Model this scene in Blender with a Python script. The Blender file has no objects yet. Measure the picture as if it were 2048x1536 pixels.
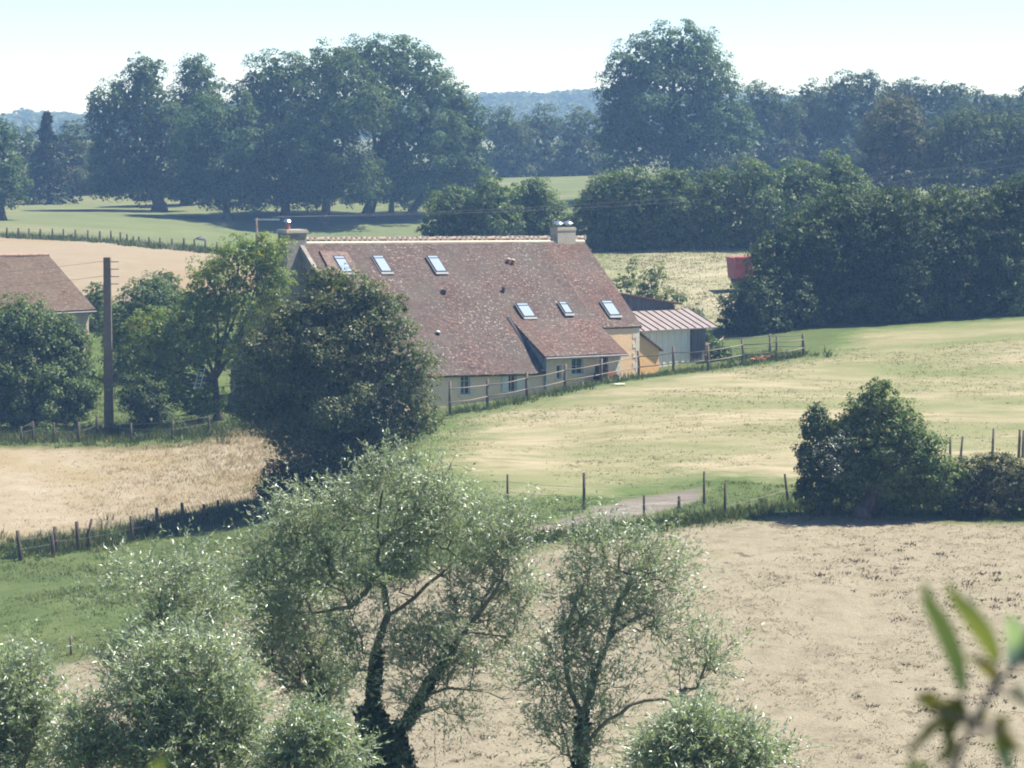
import bpy, math
import numpy as np
from mathutils import Vector, Matrix
from mathutils.geometry import delaunay_2d_cdt

R = math.radians
rng = np.random.default_rng(7)
S = bpy.context.scene
COL = S.collection

# ------------------------------------------------------------------ camera, sky, sun, exposure
FPX, EYE = 6000.0, 250.0                      # focal length in px of a 2048 px wide frame, row of eye level
PITCH = math.atan((768 - EYE) / FPX)
cam_data = bpy.data.cameras.new('camera')
cam_data.sensor_width = 36
cam_data.lens = FPX / 2048 * 36
cam_data.clip_start, cam_data.clip_end = 0.2, 8000
cam_data.dof.use_dof = True
cam_data.dof.focus_distance = 165
cam_data.dof.aperture_fstop = 7.5
cam = bpy.data.objects.new('camera', cam_data)
cam.rotation_euler = (R(90) - PITCH, 0, 0)
COL.objects.link(cam)
S.camera = cam

SUN_AZ, SUN_EL = R(73), R(59)                 # azimuth clockwise from the view direction (+Y)
world = bpy.data.worlds.new('World'); S.world = world
world.use_nodes = True
wn = world.node_tree
sky = wn.nodes.new('ShaderNodeTexSky')
sky.sky_type = 'NISHITA'; sky.sun_disc = False
sky.sun_elevation = SUN_EL; sky.sun_rotation = SUN_AZ
sky.altitude = 100; sky.air_density = 0.5; sky.dust_density = 0.0; sky.ozone_density = 2.6
bg = wn.nodes['Background']
wn.links.new(sky.outputs[0], bg.inputs['Color'])
bg.inputs['Strength'].default_value = 0.092
sl = bpy.data.lights.new('sun', 'SUN')
sl.energy = 4.6; sl.angle = R(0.6); sl.color = (1.0, 0.95, 0.86)
so = bpy.data.objects.new('sun', sl)
sdir = Vector((math.sin(SUN_AZ) * math.cos(SUN_EL), math.cos(SUN_AZ) * math.cos(SUN_EL), math.sin(SUN_EL)))
so.rotation_euler = sdir.to_track_quat('Z', 'Y').to_euler()
COL.objects.link(so)
S.view_settings.view_transform = 'Standard'
S.view_settings.look = 'None'
S.view_settings.exposure = 1.22
S.view_settings.gamma = 1
S.cycles.max_bounces = 6
S.cycles.diffuse_bounces = 4
S.cycles.glossy_bounces = 2
S.cycles.transmission_bounces = 3
S.cycles.volume_bounces = 0
S.cycles.filter_width = 1.9
S.cycles.use_denoising = True

# ------------------------------------------------------------------ directions and the lie of the land
cp, sp = math.cos(PITCH), math.sin(PITCH)
def ray(px, py):
    u, v = (px - 1024) / FPX, (768 - py) / FPX
    d = np.array([u, cp + v * sp, -sp + v * cp])
    return d / d[1]
def P(px, py, Y):
    return ray(px, py) * Y
def m(Y): return Y / FPX                       # metres per photo pixel at distance Y

CTRL = """
-400 1640 90; 0 1640 90; 1024 1640 90; 2048 1640 90; 2500 1640 90
-400 1536 99; 0 1536 99; 700 1536 99; 1400 1536 98; 2048 1536 98; 2500 1536 98
-400 1360 112; 0 1350 113; 500 1330 112; 1024 1300 111; 1500 1250 112; 2048 1250 112; 2500 1250 112
0 1240 122; 300 1200 124; 560 1150 127; 1060 1090 124; 1450 1036 128; 2048 1036 128; 2500 1036 128
-400 1130 139; 0 1120 140; 200 1095 142; 440 1040 145
-400 980 152; 0 980 152; 300 970 153; 560 960 151; 665 985 145
-400 890 164; 0 890 164; 250 890 164; 440 868 166
820 930 144; 1016 1005 132; 1168 1018 130; 1300 1012 132; 1100 900 150; 1400 880 151; 1700 880 151; 2048 880 151; 2500 880 151
900 828 166; 1053 798 170; 1203 765 175.5; 1346 745 181; 1485 728 186; 1605 710 189
1800 690 192; 2048 668 194; 2500 640 196
1300 744 187; 1400 729 191
0 845 176; 215 840 176; 350 835 176
-400 600 212; 0 600 212; 200 598 213; 450 590 216
-400 462 306; 0 471 305; 200 479 300; 430 503 312; 620 510 342
-400 425 385; 0 417 390; 320 423 385; 300 430 374; 600 428 378; 600 470 364; 700 472 364; 830 476 364; 500 468 362; 400 470 345
1210 502 262; 1500 490 262; 1250 610 222; 1450 648 207; 1480 578 232
1000 360 480; 1130 372 440; 1180 357 470; 1700 450 300; 2100 430 310; 1700 350 440; 2048 340 440; 2500 330 440
"""
cX, cY, cZ = [], [], []
for row in CTRL.replace('\n', ';').split(';'):
    if row.strip():
        a, b, c = map(float, row.split())
        q = P(a, b, c); cX.append(q[0]); cY.append(q[1]); cZ.append(q[2])
for x, y, z in ((-20, 172, -16.9), (-14, 176, -16.7), (-8, 177, -16.6), (-3, 178.5, -16.4), (2, 180.5, -16.2), (6, 183, -15.9),
                (-15, 195, -15.6), (-5, 198, -15.2), (4, 203, -14.6), (-34, 190, -16.3), (-26, 186, -16.6)):
    cX.append(x); cY.append(y); cZ.append(z)
for y in (620, 900, 1500, 3200):
    for s in (-.4, -.2, 0, .2, .4):
        cX.append(s * y); cY.append(y); cZ.append({620: -9, 900: -9, 1500: -6, 3200: -4}[y])
cX, cY, cZ = map(np.array, (cX, cY, cZ))
def feat(X, Y):
    return np.stack([X / np.maximum(Y, 40) * 9, np.log(np.maximum(Y, 40) + 10) * 5.2], -1)
def tps(r2): return 0.5 * r2 * np.log(r2 + 1e-12)
_c = feat(cX, cY); n_ = len(_c)
_K = tps(((_c[:, None] - _c[None]) ** 2).sum(-1)) + np.eye(n_) * 0.004
_Pm = np.c_[np.ones(n_), _c]
_A = np.block([[_K, _Pm], [_Pm.T, np.zeros((3, 3))]])
_w = np.linalg.solve(_A, np.r_[cZ, np.zeros(3)])
def vnoise(x, y, seed=0):
    """smooth value noise, about -1..1"""
    xi, yi = np.floor(x).astype(np.int64), np.floor(y).astype(np.int64)
    fx, fy = x - xi, y - yi
    fx, fy = fx * fx * (3 - 2 * fx), fy * fy * (3 - 2 * fy)
    def h(a, b):
        v = (a * 374761393 + b * 668265263 + seed * 974711) & 0x7fffffff
        v = ((v ^ (v >> 13)) * 1274126177) & 0x7fffffff
        return ((v ^ (v >> 16)) & 0xffff) / 32767.5 - 1
    return ((h(xi, yi) * (1 - fx) + h(xi + 1, yi) * fx) * (1 - fy) + (h(xi, yi + 1) * (1 - fx) + h(xi + 1, yi + 1) * fx) * fy)
def terrain(X, Y):
    X, Y = np.broadcast_arrays(np.asarray(X, float), np.asarray(Y, float))
    sh = X.shape
    x, y = X.ravel(), Y.ravel()
    out = np.empty(len(x))
    for i in range(0, len(x), 20000):
        f = feat(x[i:i + 20000], y[i:i + 20000])
        k = tps(((f[:, None] - _c[None]) ** 2).sum(-1))
        out[i:i + 20000] = k @ _w[:n_] + _w[n_] + f @ _w[n_ + 1:]
    near = np.interp(y, [-60, -30, 0, 3, 30, 60, 80, 95], [-.2, -.5, -1.65, -2.5, -9.5, -17, -20.6, -21.6])
    t = np.clip((y - 74) / 16, 0, 1); t = t * t * (3 - 2 * t)
    out = near * (1 - t) + out * t
    out = out + (vnoise(x / 5, y / 5, 3) * .07 + vnoise(x / 1.7, y / 1.7, 5) * .035) * np.clip((y - 20) / 60, 0, 1) * np.clip((420 - y) / 200, 0, 1)
    return out.reshape(sh)
def tz(x, y): return float(terrain(x, y))
_Ys = np.concatenate([np.linspace(86, 320, 500), np.linspace(321, 900, 400)])
def G(px, py):
    """first point of the land seen in direction (px, py)"""
    d = ray(px, py)
    z = terrain(d[0] * _Ys, _Ys); diff = d[2] * _Ys - z
    i = np.where(diff <= 0)[0]
    if len(i) == 0: Yh = _Ys[-1]
    elif i[0] == 0: Yh = _Ys[0]
    else:
        a, b = i[0] - 1, i[0]
        Yh = _Ys[a] + (_Ys[b] - _Ys[a]) * diff[a] / (diff[a] - diff[b])
    x = d[0] * Yh
    return np.array([x, Yh, tz(x, Yh)])

# ------------------------------------------------------------------ object helpers
def tag(o, label=None, cat=None, group=None, kind=None):
    if label: o['label'] = label
    if cat: o['category'] = cat
    if group: o['group'] = group
    if kind: o['kind'] = kind
    return o
def empty(name, loc, label=None, cat=None, group=None, rz=0):
    o = bpy.data.objects.new(name, None); COL.objects.link(o)
    o.location = Vector(loc); o.rotation_euler = (0, 0, rz)
    o.empty_display_size = .3
    return tag(o, label, cat, group)
def raw_mesh(name, V, faces, mat, parent=None, smooth=False, uv=None, attrs=None, world_space=True):
    """V (n,3); faces (k,3|4) array or list of index lists. world_space: V is given in world coordinates, the parent has only a location"""
    V = np.asarray(V, np.float32)
    if parent is not None and world_space: V = V - np.array(parent.location, np.float32)
    me = bpy.data.meshes.new(name)
    if isinstance(faces, np.ndarray):
        k, s = faces.shape
        me.vertices.add(len(V)); me.vertices.foreach_set('co', V.ravel())
        me.loops.add(k * s); me.loops.foreach_set('vertex_index', faces.astype(np.int32).ravel())
        me.polygons.add(k)
        me.polygons.foreach_set('loop_start', np.arange(0, k * s, s, dtype=np.int32))
        me.polygons.foreach_set('loop_total', np.full(k, s, np.int32))
        me.update(calc_edges=True)
    else:
        me.from_pydata([tuple(v) for v in V], [], [list(f) for f in faces])
    if smooth: me.polygons.foreach_set('use_smooth', np.ones(len(me.polygons), bool))
    if uv is not None:
        l = me.uv_layers.new(name='UVMap')
        idx = np.empty(len(me.loops), np.int32); me.loops.foreach_get('vertex_index', idx)
        l.data.foreach_set('uv', np.asarray(uv, np.float32)[idx].ravel())
    for an, av in (attrs or {}).items():
        a = me.attributes.new(an, 'FLOAT', 'POINT'); a.data.foreach_set('value', np.asarray(av, np.float32))
    me.materials.append(mat)
    o = bpy.data.objects.new(name, me); COL.objects.link(o)
    if parent is not None: o.parent = parent
    return o
class MB:
    """collects boxes, prisms and tubes into one mesh"""
    def __init__(s): s.V, s.F = [], []
    def add(s, V, F):
        n = len(s.V); s.V += [tuple(map(float, v)) for v in V]; s.F += [[i + n for i in f] for f in F]; return s
    def box(s, lo, hi, M=None):
        x0, y0, z0 = lo; x1, y1, z1 = hi
        V = [Vector(p) for p in ((x0, y0, z0), (x1, y0, z0), (x1, y1, z0), (x0, y1, z0), (x0, y0, z1), (x1, y0, z1), (x1, y1, z1), (x0, y1, z1))]
        if M: V = [M @ v for v in V]
        return s.add(V, [(0, 3, 2, 1), (4, 5, 6, 7), (0, 1, 5, 4), (1, 2, 6, 5), (2, 3, 7, 6), (3, 0, 4, 7)])
    def prism(s, pts0, pts1):
        n = len(pts0)
        return s.add(list(pts0) + list(pts1), [list(range(n))[::-1], [i + n for i in range(n)]] + [(i, (i + 1) % n, (i + 1) % n + n, i + n) for i in range(n)])
    def tube(s, pts, rad, n=8, cap=True):
        pts = [np.asarray(p, float) for p in pts]
        rad = [rad] * len(pts) if np.isscalar(rad) else rad
        V, F = [], []
        for i, p in enumerate(pts):
            t = pts[min(i + 1, len(pts) - 1)] - pts[max(i - 1, 0)]; t = t / (np.linalg.norm(t) + 1e-9)
            a = np.cross(t, (0.13, 0.31, 0.94) if abs(t[2]) < .9 else (1, 0.1, 0)); a /= np.linalg.norm(a); b = np.cross(t, a)
            for k in range(n):
                an = 2 * math.pi * k / n
                V.append(p + rad[i] * (a * math.cos(an) + b * math.sin(an)))
        for i in range(len(pts) - 1):
            for k in range(n):
                F.append((i * n + k, i * n + (k + 1) % n, (i + 1) * n + (k + 1) % n, (i + 1) * n + k))
        if cap: F += [list(range(n))[::-1], [(len(pts) - 1) * n + k for k in range(n)]]
        return s.add(V, F)
    def build(s, name, mat, parent=None, smooth=False, world_space=True):
        return raw_mesh(name, np.array(s.V), s.F, mat, parent, smooth, world_space=world_space)

# ------------------------------------------------------------------ materials
def new_mat(name):
    mt = bpy.data.materials.new(name); mt.use_nodes = True
    nt = mt.node_tree; nt.nodes.clear()
    return mt, nt
class NT:
    def __init__(s, nt): s.nt = nt
    def n(s, typ, **kw):
        o = s.nt.nodes.new('ShaderNode' + typ)
        for k, v in kw.items():
            if k.startswith('in_'):
                key = k[3:]; o.inputs[int(key) if key.isdigit() else key].default_value = v
            else: setattr(o, k, v)
        return o
    def l(s, a, b): s.nt.links.new(a, b)
    def noise(s, vec, scale, detail=4, rough=.55, dist=0):
        o = s.n('TexNoise'); o.inputs['Scale'].default_value = scale; o.inputs['Detail'].default_value = detail
        o.inputs['Roughness'].default_value = rough; o.inputs['Distortion'].default_value = dist
        s.l(vec, o.inputs['Vector']); return o.outputs['Fac']
    def ramp(s, fac, stops):
        o = s.n('ValToRGB'); r = o.color_ramp
        while len(r.elements) < len(stops): r.elements.new(.5)
        for e, (p, c) in zip(r.elements, stops): e.position = p; e.color = (*c, 1) if len(c) == 3 else c
        s.l(fac, o.inputs[0]); return o.outputs[0]
    def mix(s, fac, a, b, blend='MIX'):
        o = s.n('MixRGB'); o.blend_type = blend
        for sock, v in ((o.inputs[0], fac), (o.inputs[1], a), (o.inputs[2], b)):
            if hasattr(v, 'is_output'): s.l(v, sock)
            elif isinstance(v, (int, float)): sock.default_value = v
            else: sock.default_value = (*v, 1)
        return o.outputs[0]
    def math(s, op, a, b=0.0):
        o = s.n('Math'); o.operation = op
        for i, v in enumerate((a, b)):
            if hasattr(v, 'is_output'): s.l(v, o.inputs[i])
            else: o.inputs[i].default_value = v
        return o.outputs[0]
    def maprange(s, v, a, b, c=0.0, d=1.0):
        o = s.n('MapRange'); s.l(v, o.inputs[0])
        for i, q in enumerate((a, b, c, d)): o.inputs[i + 1].default_value = q
        return o.outputs[0]
    def out(s, surf): o = s.n('OutputMaterial'); s.l(surf, o.inputs['Surface'])
    def bsdf(s, col, rough=.9, bump=None, strength=.4, dist=.1, spec=.3, metallic=0):
        p = s.n('BsdfPrincipled'); p.inputs['Roughness'].default_value = rough; p.inputs['Metallic'].default_value = metallic
        p.inputs['Specular IOR Level'].default_value = spec
        if hasattr(col, 'is_output'): s.l(col, p.inputs['Base Color'])
        else: p.inputs['Base Color'].default_value = (*col, 1)
        if bump is not None:
            b = s.n('Bump'); b.inputs['Strength'].default_value = strength; b.inputs['Distance'].default_value = dist
            s.l(bump, b.inputs['Height']); s.l(b.outputs[0], p.inputs['Normal'])
        return p.outputs[0]
def obj_coord(k): return k.n('TexCoord').outputs['Object']
def world_pos(k): return k.n('NewGeometry').outputs['Position']

def simple(name, c, rough=.8, var=.25, scale=3, metallic=0, spec=.3, bump=0, stretch=None):
    mt, nt = new_mat(name); k = NT(nt); v = obj_coord(k)
    if stretch:
        mp = k.n('Mapping'); mp.inputs['Scale'].default_value = stretch; k.l(v, mp.inputs[0]); v = mp.outputs[0]
    n = k.noise(v, scale, 5, .65)
    d = tuple(x * (1 - var) for x in c); b = tuple(min(1, x * (1 + var)) for x in c)
    col = k.ramp(n, [(.3, d), (.7, b)])
    k.out(k.bsdf(col, rough, n if bump else None, bump, .05, spec, metallic)); return mt

def leaf_mat(name, dark, light, accent=None, acc=.08, trans=.3, gloss=.05, rough=.4, scale=.35, under=None):
    mt, nt = new_mat(name); k = NT(nt)
    g = k.n('NewGeometry'); rnd = g.outputs['Random Per Island']
    nz = k.noise(obj_coord(k), scale, 3)
    f = k.math('ADD', k.math('MULTIPLY', rnd, .6), k.math('MULTIPLY', k.math('SUBTRACT', nz, .3), .9))
    col = k.ramp(f, [(.15, dark), (.85, light)])
    if accent:
        a = k.math('GREATER_THAN', k.math('ADD', k.math('FRACT', k.math('MULTIPLY', rnd, 37.7)), k.math('MULTIPLY', k.math('SUBTRACT', nz, .5), .6)), 1 - acc)
        col = k.mix(a, col, accent)
    if under: col = k.mix(g.outputs['Backfacing'], col, under)
    d = k.n('BsdfDiffuse'); k.l(col, d.inputs[0])
    t = k.n('BsdfTranslucent'); k.l(k.mix(1, col, (1.25, 1.35, .6), 'MULTIPLY'), t.inputs[0])
    m1 = k.n('MixShader'); m1.inputs[0].default_value = trans; k.l(d.outputs[0], m1.inputs[1]); k.l(t.outputs[0], m1.inputs[2])
    gl = k.n('BsdfGlossy'); gl.inputs['Roughness'].default_value = rough; gl.inputs['Color'].default_value = (.9, .95, .9, 1)
    m2 = k.n('MixShader'); m2.inputs[0].default_value = gloss; k.l(m1.outputs[0], m2.inputs[1]); k.l(gl.outputs[0], m2.inputs[2])
    k.out(m2.outputs[0]); return mt

def bark(name, c): return simple(name, c, .95, .45, 6, bump=.5, stretch=(1, 1, .25))

def field_mat(name, stops, scale, patch=None, patch_scale=.1, patch_lo=.5, patch_hi=.65, speck=None, speck_scale=2.5, speck_lo=.62, edge=None, edge_w=2.5, bump=.5, stretch=None, rot=0):
    """stops: ramp of the main mottling; patch: a second colour in soft patches; speck: small marks; edge: colour the field takes along its border"""
    mt, nt = new_mat(name); k = NT(nt); v = world_pos(k)
    if stretch:
        mp = k.n('Mapping'); mp.inputs['Rotation'].default_value = (0, 0, rot); mp.inputs['Scale'].default_value = stretch
        k.l(v, mp.inputs[0]); v2 = mp.outputs[0]
    else: v2 = v
    nm = k.noise(v2, scale, 7, .68, .3)
    col = k.ramp(nm, stops)
    if patch:
        pf = k.maprange(k.noise(v2, patch_scale, 6, .62, .6), patch_lo, patch_hi)
        col = k.mix(pf, col, patch)
    fine = k.noise(v, 9, 3, .7)
    col = k.mix(k.maprange(fine, .3, .75, 0, .35), col, k.mix(1, col, (.55, .56, .5), 'MULTIPLY'))
    if speck:
        sf = k.maprange(k.noise(v, speck_scale, 4, .7), speck_lo, speck_lo + .07)
        big = k.maprange(k.noise(v, .12, 2), .4, .6, .25, 1)
        col = k.mix(k.math('MULTIPLY', sf, big), col, speck)
    if edge:
        a = k.n('Attribute'); a.attribute_name = 'edge'
        ef = k.maprange(k.math('ADD', a.outputs['Fac'], k.math('MULTIPLY', k.math('SUBTRACT', k.noise(v, .7, 4, .7), .5), edge_w * 2)), 0, edge_w, 1, 0)
        col = k.mix(ef, col, edge)
    k.out(k.bsdf(col, .95, k.noise(v, 6, 5, .75), bump, .12, .15)); return mt

# ------------------------------------------------------------------ fields: one sheet of land split along the field borders
def outline(pts): return [G(a, b)[:2] for a, b in pts]
FIELDS = [
 ('stubble_field', outline([(-420, 1400), (0, 1345), (110, 1324), (200, 1306), (290, 1288), (420, 1245), (560, 1200), (800, 1150), (1060, 1092), (1180, 1074), (1290, 1055), (1400, 1043), (1500, 1037), (1700, 1032), (2048, 1044), (2500, 1055)]) + [np.array([26, 88.]), np.array([-24, 88.])]),
 ('dry_field', outline([(-420, 1135), (0, 1088), (100, 1082), (180, 1074), (300, 1050), (430, 1022), (520, 1005), (640, 975), (660, 920), (610, 872), (560, 858), (500, 860), (440, 866), (400, 884), (200, 893), (0, 893), (-420, 897)])),
 ('wheat_field', outline([(-420, 464), (0, 472), (200, 482), (330, 494), (430, 508), (520, 515), (620, 522)]) + [np.array([-14.5, 222.]), np.array([-22, 214.]), np.array([-34, 211.]), np.array([-60, 209.])]),
 ('hay_meadow', outline([(835, 895), (905, 835), (980, 817), (1053, 803), (1130, 785), (1203, 770), (1346, 750), (1485, 733), (1605, 715), ]) + [np.array([22.5, 201.]), np.array([30, 204.]), np.array([40, 204.5]), np.array([56, 205.])] + outline([(2500, 985), (2048, 985), (1700, 985), (1580, 972), (1480, 962), (1415, 962), (1330, 978), (1230, 996), (1100, 1002), (960, 1000), (860, 975), (815, 935)])),
 ('track', outline([(960, 1072), (1090, 1046), (1160, 1026), (1240, 1000), (1320, 988), (1400, 974), (1430, 976), (1405, 1000), (1350, 1016), (1290, 1033), (1200, 1050), (1100, 1068), (1000, 1082)])),
 ('rough_field', outline([(1150, 508), (1300, 500), (1560, 489)]) + [np.array([26, 240.]), np.array([20, 208.]), np.array([14, 205.]), np.array([9, 206.]), np.array([5, 215.])]),
]
def resample(poly, step):
    out = []
    for i in range(len(poly)):
        a, b = np.asarray(poly[i]), np.asarray(poly[(i + 1) % len(poly)])
        k = max(1, int(np.linalg.norm(b - a) / step))
        nrm = np.array([-(b - a)[1], (b - a)[0]]) / (np.linalg.norm(b - a) + 1e-9)
        for j in range(k):
            p = a + (b - a) * j / k
            w = 0 if j == 0 else float(vnoise(np.array([p[0] * .8]), np.array([p[1] * .8]), 11)[0]) * step * .35
            out.append(p + nrm * w)
    return out
pts, edges, faces_in, polys = [], [], [], []
for nm, poly in FIELDS:
    pl = resample(poly, 1.5 if nm not in ('wheat_field',) else 3)
    i0 = len(pts); pts += [Vector(p) for p in pl]
    ids = list(range(i0, len(pts)))
    ar = sum(pl[i][0] * pl[(i + 1) % len(pl)][1] - pl[(i + 1) % len(pl)][0] * pl[i][1] for i in range(len(pl)))
    faces_in.append(ids if ar > 0 else ids[::-1]); polys.append(np.array(pl))
def fill(y0, y1, step, half):
    for iy, y in enumerate(np.arange(y0, y1, step)):
        w = half(y)
        for x in np.arange(-w, w, step):
            pts.append(Vector((x + step * (.5 * (iy % 2)) + rng.uniform(-.1, .1) * step, y + rng.uniform(-.1, .1) * step)))
fill(-40, 86, 3.5, lambda y: 30 + abs(y) * .2)
fill(86, 215, 1.35, lambda y: y * .21 + 6)
fill(216, 500, 4.5, lambda y: y * .22 + 8)
fill(505, 1000, 18, lambda y: y * .25 + 10)
fill(1020, 3000, 80, lambda y: y * .3)
for y in (-60, 3000):
    for x in np.linspace(-900, 900, 25): pts.append(Vector((x, y)))
for y in np.linspace(-20, 2960, 40):
    pts.append(Vector((-900, y))); pts.append(Vector((900, y)))
cv, ce, cf, ov, oe, of = delaunay_2d_cdt(pts, edges, faces_in, 0, 1e-4)
cv = np.array([(p.x, p.y) for p in cv]); cz = terrain(cv[:, 0], cv[:, 1])
V3 = np.c_[cv, cz]
reg = np.array([(o[0] if o else -1) for o in of])
tri = np.array([list(f) for f in cf])
def seg_dist(p, poly):
    a = poly; b = np.roll(poly, -1, 0); best = np.full(len(p), 1e9)
    for i in range(len(a)):
        d = b[i] - a[i]; t = np.clip(((p - a[i]) @ d) / (d @ d + 1e-9), 0, 1)
        best = np.minimum(best, np.hypot(*(p - a[i] - t[:, None] * d).T))
    return best
GREEN = (.075, .12, .035)
MATS = {
 'stubble_field': field_mat('stubble', [(.28, (0.211, 0.182, 0.128)), (.5, (0.288, 0.253, 0.182)), (.75, (0.339, 0.298, 0.220))], .9, patch=(0.211, 0.211, 0.096), patch_scale=.3, patch_lo=.64, patch_hi=.8, speck=(0.128, 0.106, 0.071), speck_scale=1.1, speck_lo=.585, edge=(0.102, 0.122, 0.045), edge_w=1.6, bump=.7),
 'dry_field': field_mat('dry_grass_field', [(.3, (0.255, 0.207, 0.135)), (.5, (0.322, 0.270, 0.194)), (.7, (0.368, 0.324, 0.255))], .6, patch=(0.281, 0.228, 0.135), patch_scale=.12, patch_lo=.45, patch_hi=.65, edge=(0.113, 0.110, 0.045), edge_w=2.0),
 'wheat_field': field_mat('ripe_wheat', [(.3, (0.248, 0.200, 0.136)), (.7, (0.295, 0.248, 0.180))], .5, patch=(0.260, 0.200, 0.124), patch_scale=.06, bump=.3, edge=(0.177, 0.157, 0.087), edge_w=1.5),
 'hay_meadow': field_mat('mown_meadow', [(.3, (0.172, 0.169, 0.083)), (.44, (0.275, 0.248, 0.148)), (.62, (0.372, 0.320, 0.220))], .55, patch=(.175, .195, .085), patch_scale=.10, patch_lo=.44, patch_hi=.64, speck=(0.151, 0.138, 0.069), speck_scale=2.2, speck_lo=.64, edge=(0.089, 0.131, 0.038), edge_w=3.4, stretch=(.55, 1.2, 1), rot=R(-18)),
 'track': field_mat('rutted_earth', [(.3, (.15, .135, .115)), (.7, (.26, .235, .205))], 1.2, patch=(.33, .295, .225), patch_scale=.5, patch_lo=.55, edge=(.13, .15, .06), edge_w=.35, bump=.9, stretch=(.3, 1.3, 1), rot=R(-30)),
 'rough_field': field_mat('rough_dry_grass', [(.3, (.22, .22, .12)), (.7, (.35, .32, .22))], .25, patch=(.38, .34, .24), patch_scale=.14, edge=(.16, .19, .08), edge_w=6),
 'meadow': field_mat('far_meadow_grass', [(.3, (0.104, 0.136, 0.056)), (.6, (0.144, 0.172, 0.076)), (.8, (0.192, 0.204, 0.104))], .12, patch=(0.208, 0.200, 0.112), patch_scale=.03, patch_lo=.5, patch_hi=.7),
 'pasture': field_mat('pasture_grass', [(.3, (0.064, 0.096, 0.030)), (.55, (0.096, 0.132, 0.044)), (.75, (0.144, 0.164, 0.064))], .35, patch=(0.120, 0.112, 0.048), patch_scale=.12, patch_lo=.55, patch_hi=.75, speck=(0.040, 0.064, 0.016), speck_scale=1.6, speck_lo=.62),
}
reg[(reg == -1) & (cv[tri][:, :, 1].mean(1) > 226)] = -2      # the plateau beyond the farm
for ri in range(-2, len(FIELDS)):
    nm = FIELDS[ri][0] if ri >= 0 else ('meadow' if ri == -2 else 'pasture')
    f = tri[reg == ri]; used, inv = np.unique(f, return_inverse=True)
    f = inv.reshape(f.shape)
    a = {'edge': seg_dist(cv[used], polys[ri])} if ri >= 0 else None
    tag(raw_mesh(nm, V3[used], f, MATS[nm], smooth=True, attrs=a), kind='structure')

# ------------------------------------------------------------------ the farmhouse (local axes: x along the ridge, y to the back, z up)
HR = R(37); HC, HS = math.cos(HR), math.sin(HR)
H0 = np.array([-12.58, 178.0]); FLOOR = -16.9
SL = 0.884
house = empty('farmhouse', (H0[0], H0[1], FLOOR), 'long low stone farmhouse with a big red tiled roof, cream walls and seven roof windows', 'farmhouse', rz=HR)
def on_front(px, py, b):
    """(a, z) on the plane b metres in front of the ridge, seen in direction (px, py)"""
    d = ray(px, py)
    A = np.array([[HC, -d[0]], [HS, -1.0]]); r = np.array([-H0[0] - HS * b, -H0[1] + HC * b])
    a, Y = np.linalg.solve(A, r)
    return a, d[2] * Y - FLOOR
def zr(a): return -6.78 - .018 * a - FLOOR
def on_roof(px, py):
    """(a, b) on the main front slope"""
    d = ray(px, py)
    A = np.array([[HC, HS, -d[0]], [HS, -HC, -1.0], [-.018, -SL, -d[2]]]); r = np.array([-H0[0], -H0[1], 6.78])
    a, b, Y = np.linalg.solve(A, r); return a, b
def hb(V, F, name, mat, parent=house, smooth=False, uv=None):
    return raw_mesh(name, V, F, mat, parent, smooth, uv, world_space=False)

def tile_mat(name, c1, c2, moss, lichen_amt=.6, grey=.5):
    """plain clay tiles laid in courses, weathered, with pale lichen"""
    mt, nt = new_mat(name); k = NT(nt)
    uv = k.n('UVMap').outputs[0]
    def brick(s):
        b = k.n('TexBrick'); b.offset = .5; b.inputs['Scale'].default_value = 1; b.inputs['Mortar Size'].default_value = .012
        b.inputs['Brick Width'].default_value = .2 * s; b.inputs['Row Height'].default_value = .12 * s; b.inputs['Bias'].default_value = 0
        b.inputs['Color1'].default_value = (0, 0, 0, 1); b.inputs['Color2'].default_value = (1, 1, 1, 1); b.inputs['Mortar'].default_value = (.5, .5, .5, 1)
        k.l(uv, b.inputs['Vector']); return b
    b = brick(1); rnd = b.outputs['Color']
    big = k.noise(uv, .33, 4, .6); mid = k.noise(uv, 1.4, 5, .7)
    col = k.ramp(rnd, [(.0, tuple(x * .6 for x in c1)), (.45, c1), (.8, tuple((x + y) / 2 for x, y in zip(c1, c2))), (1, tuple(min(1, x * 1.1) for x in c2))])
    col = k.mix(k.maprange(big, .38, .62, 0, grey), col, moss)
    col = k.mix(k.maprange(mid, .45, .75, 0, .5), col, tuple(x * .6 for x in moss))
    li = k.math('MULTIPLY', k.math('GREATER_THAN', k.noise(uv, 5.2, 2, .85), .605), k.maprange(k.noise(uv, .22, 3), .35, .65, .15, 1))
    col = k.mix(k.math('MULTIPLY', li, lichen_amt), col, (.46, .42, .36))
    h = k.math('ADD', k.math('MULTIPLY', k.math('FRACT', k.math('MULTIPLY', k.n('SeparateXYZ').outputs[1], 8.333)), -.5), k.math('MULTIPLY', rnd, .5))
    sep = [n for n in nt.nodes if n.bl_idname == 'ShaderNodeSeparateXYZ'][-1]; k.l(uv, sep.inputs[0])
    k.out(k.bsdf(col, .9, h, .7, .04, .2)); return mt
TILE = tile_mat('weathered_clay_tiles', (.100, .064, .055), (.150, .095, .080), (.104, .087, .075), .75, .9)
TILE2 = tile_mat('red_clay_tiles', (.116, .065, .053), (.170, .098, .080), (.110, .09, .077), .75, .75)
BARNTILE = tile_mat('barn_clay_tiles', (.105, .070, .054), (.16, .106, .078), (.125, .096, .070), .4, .8)
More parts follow.
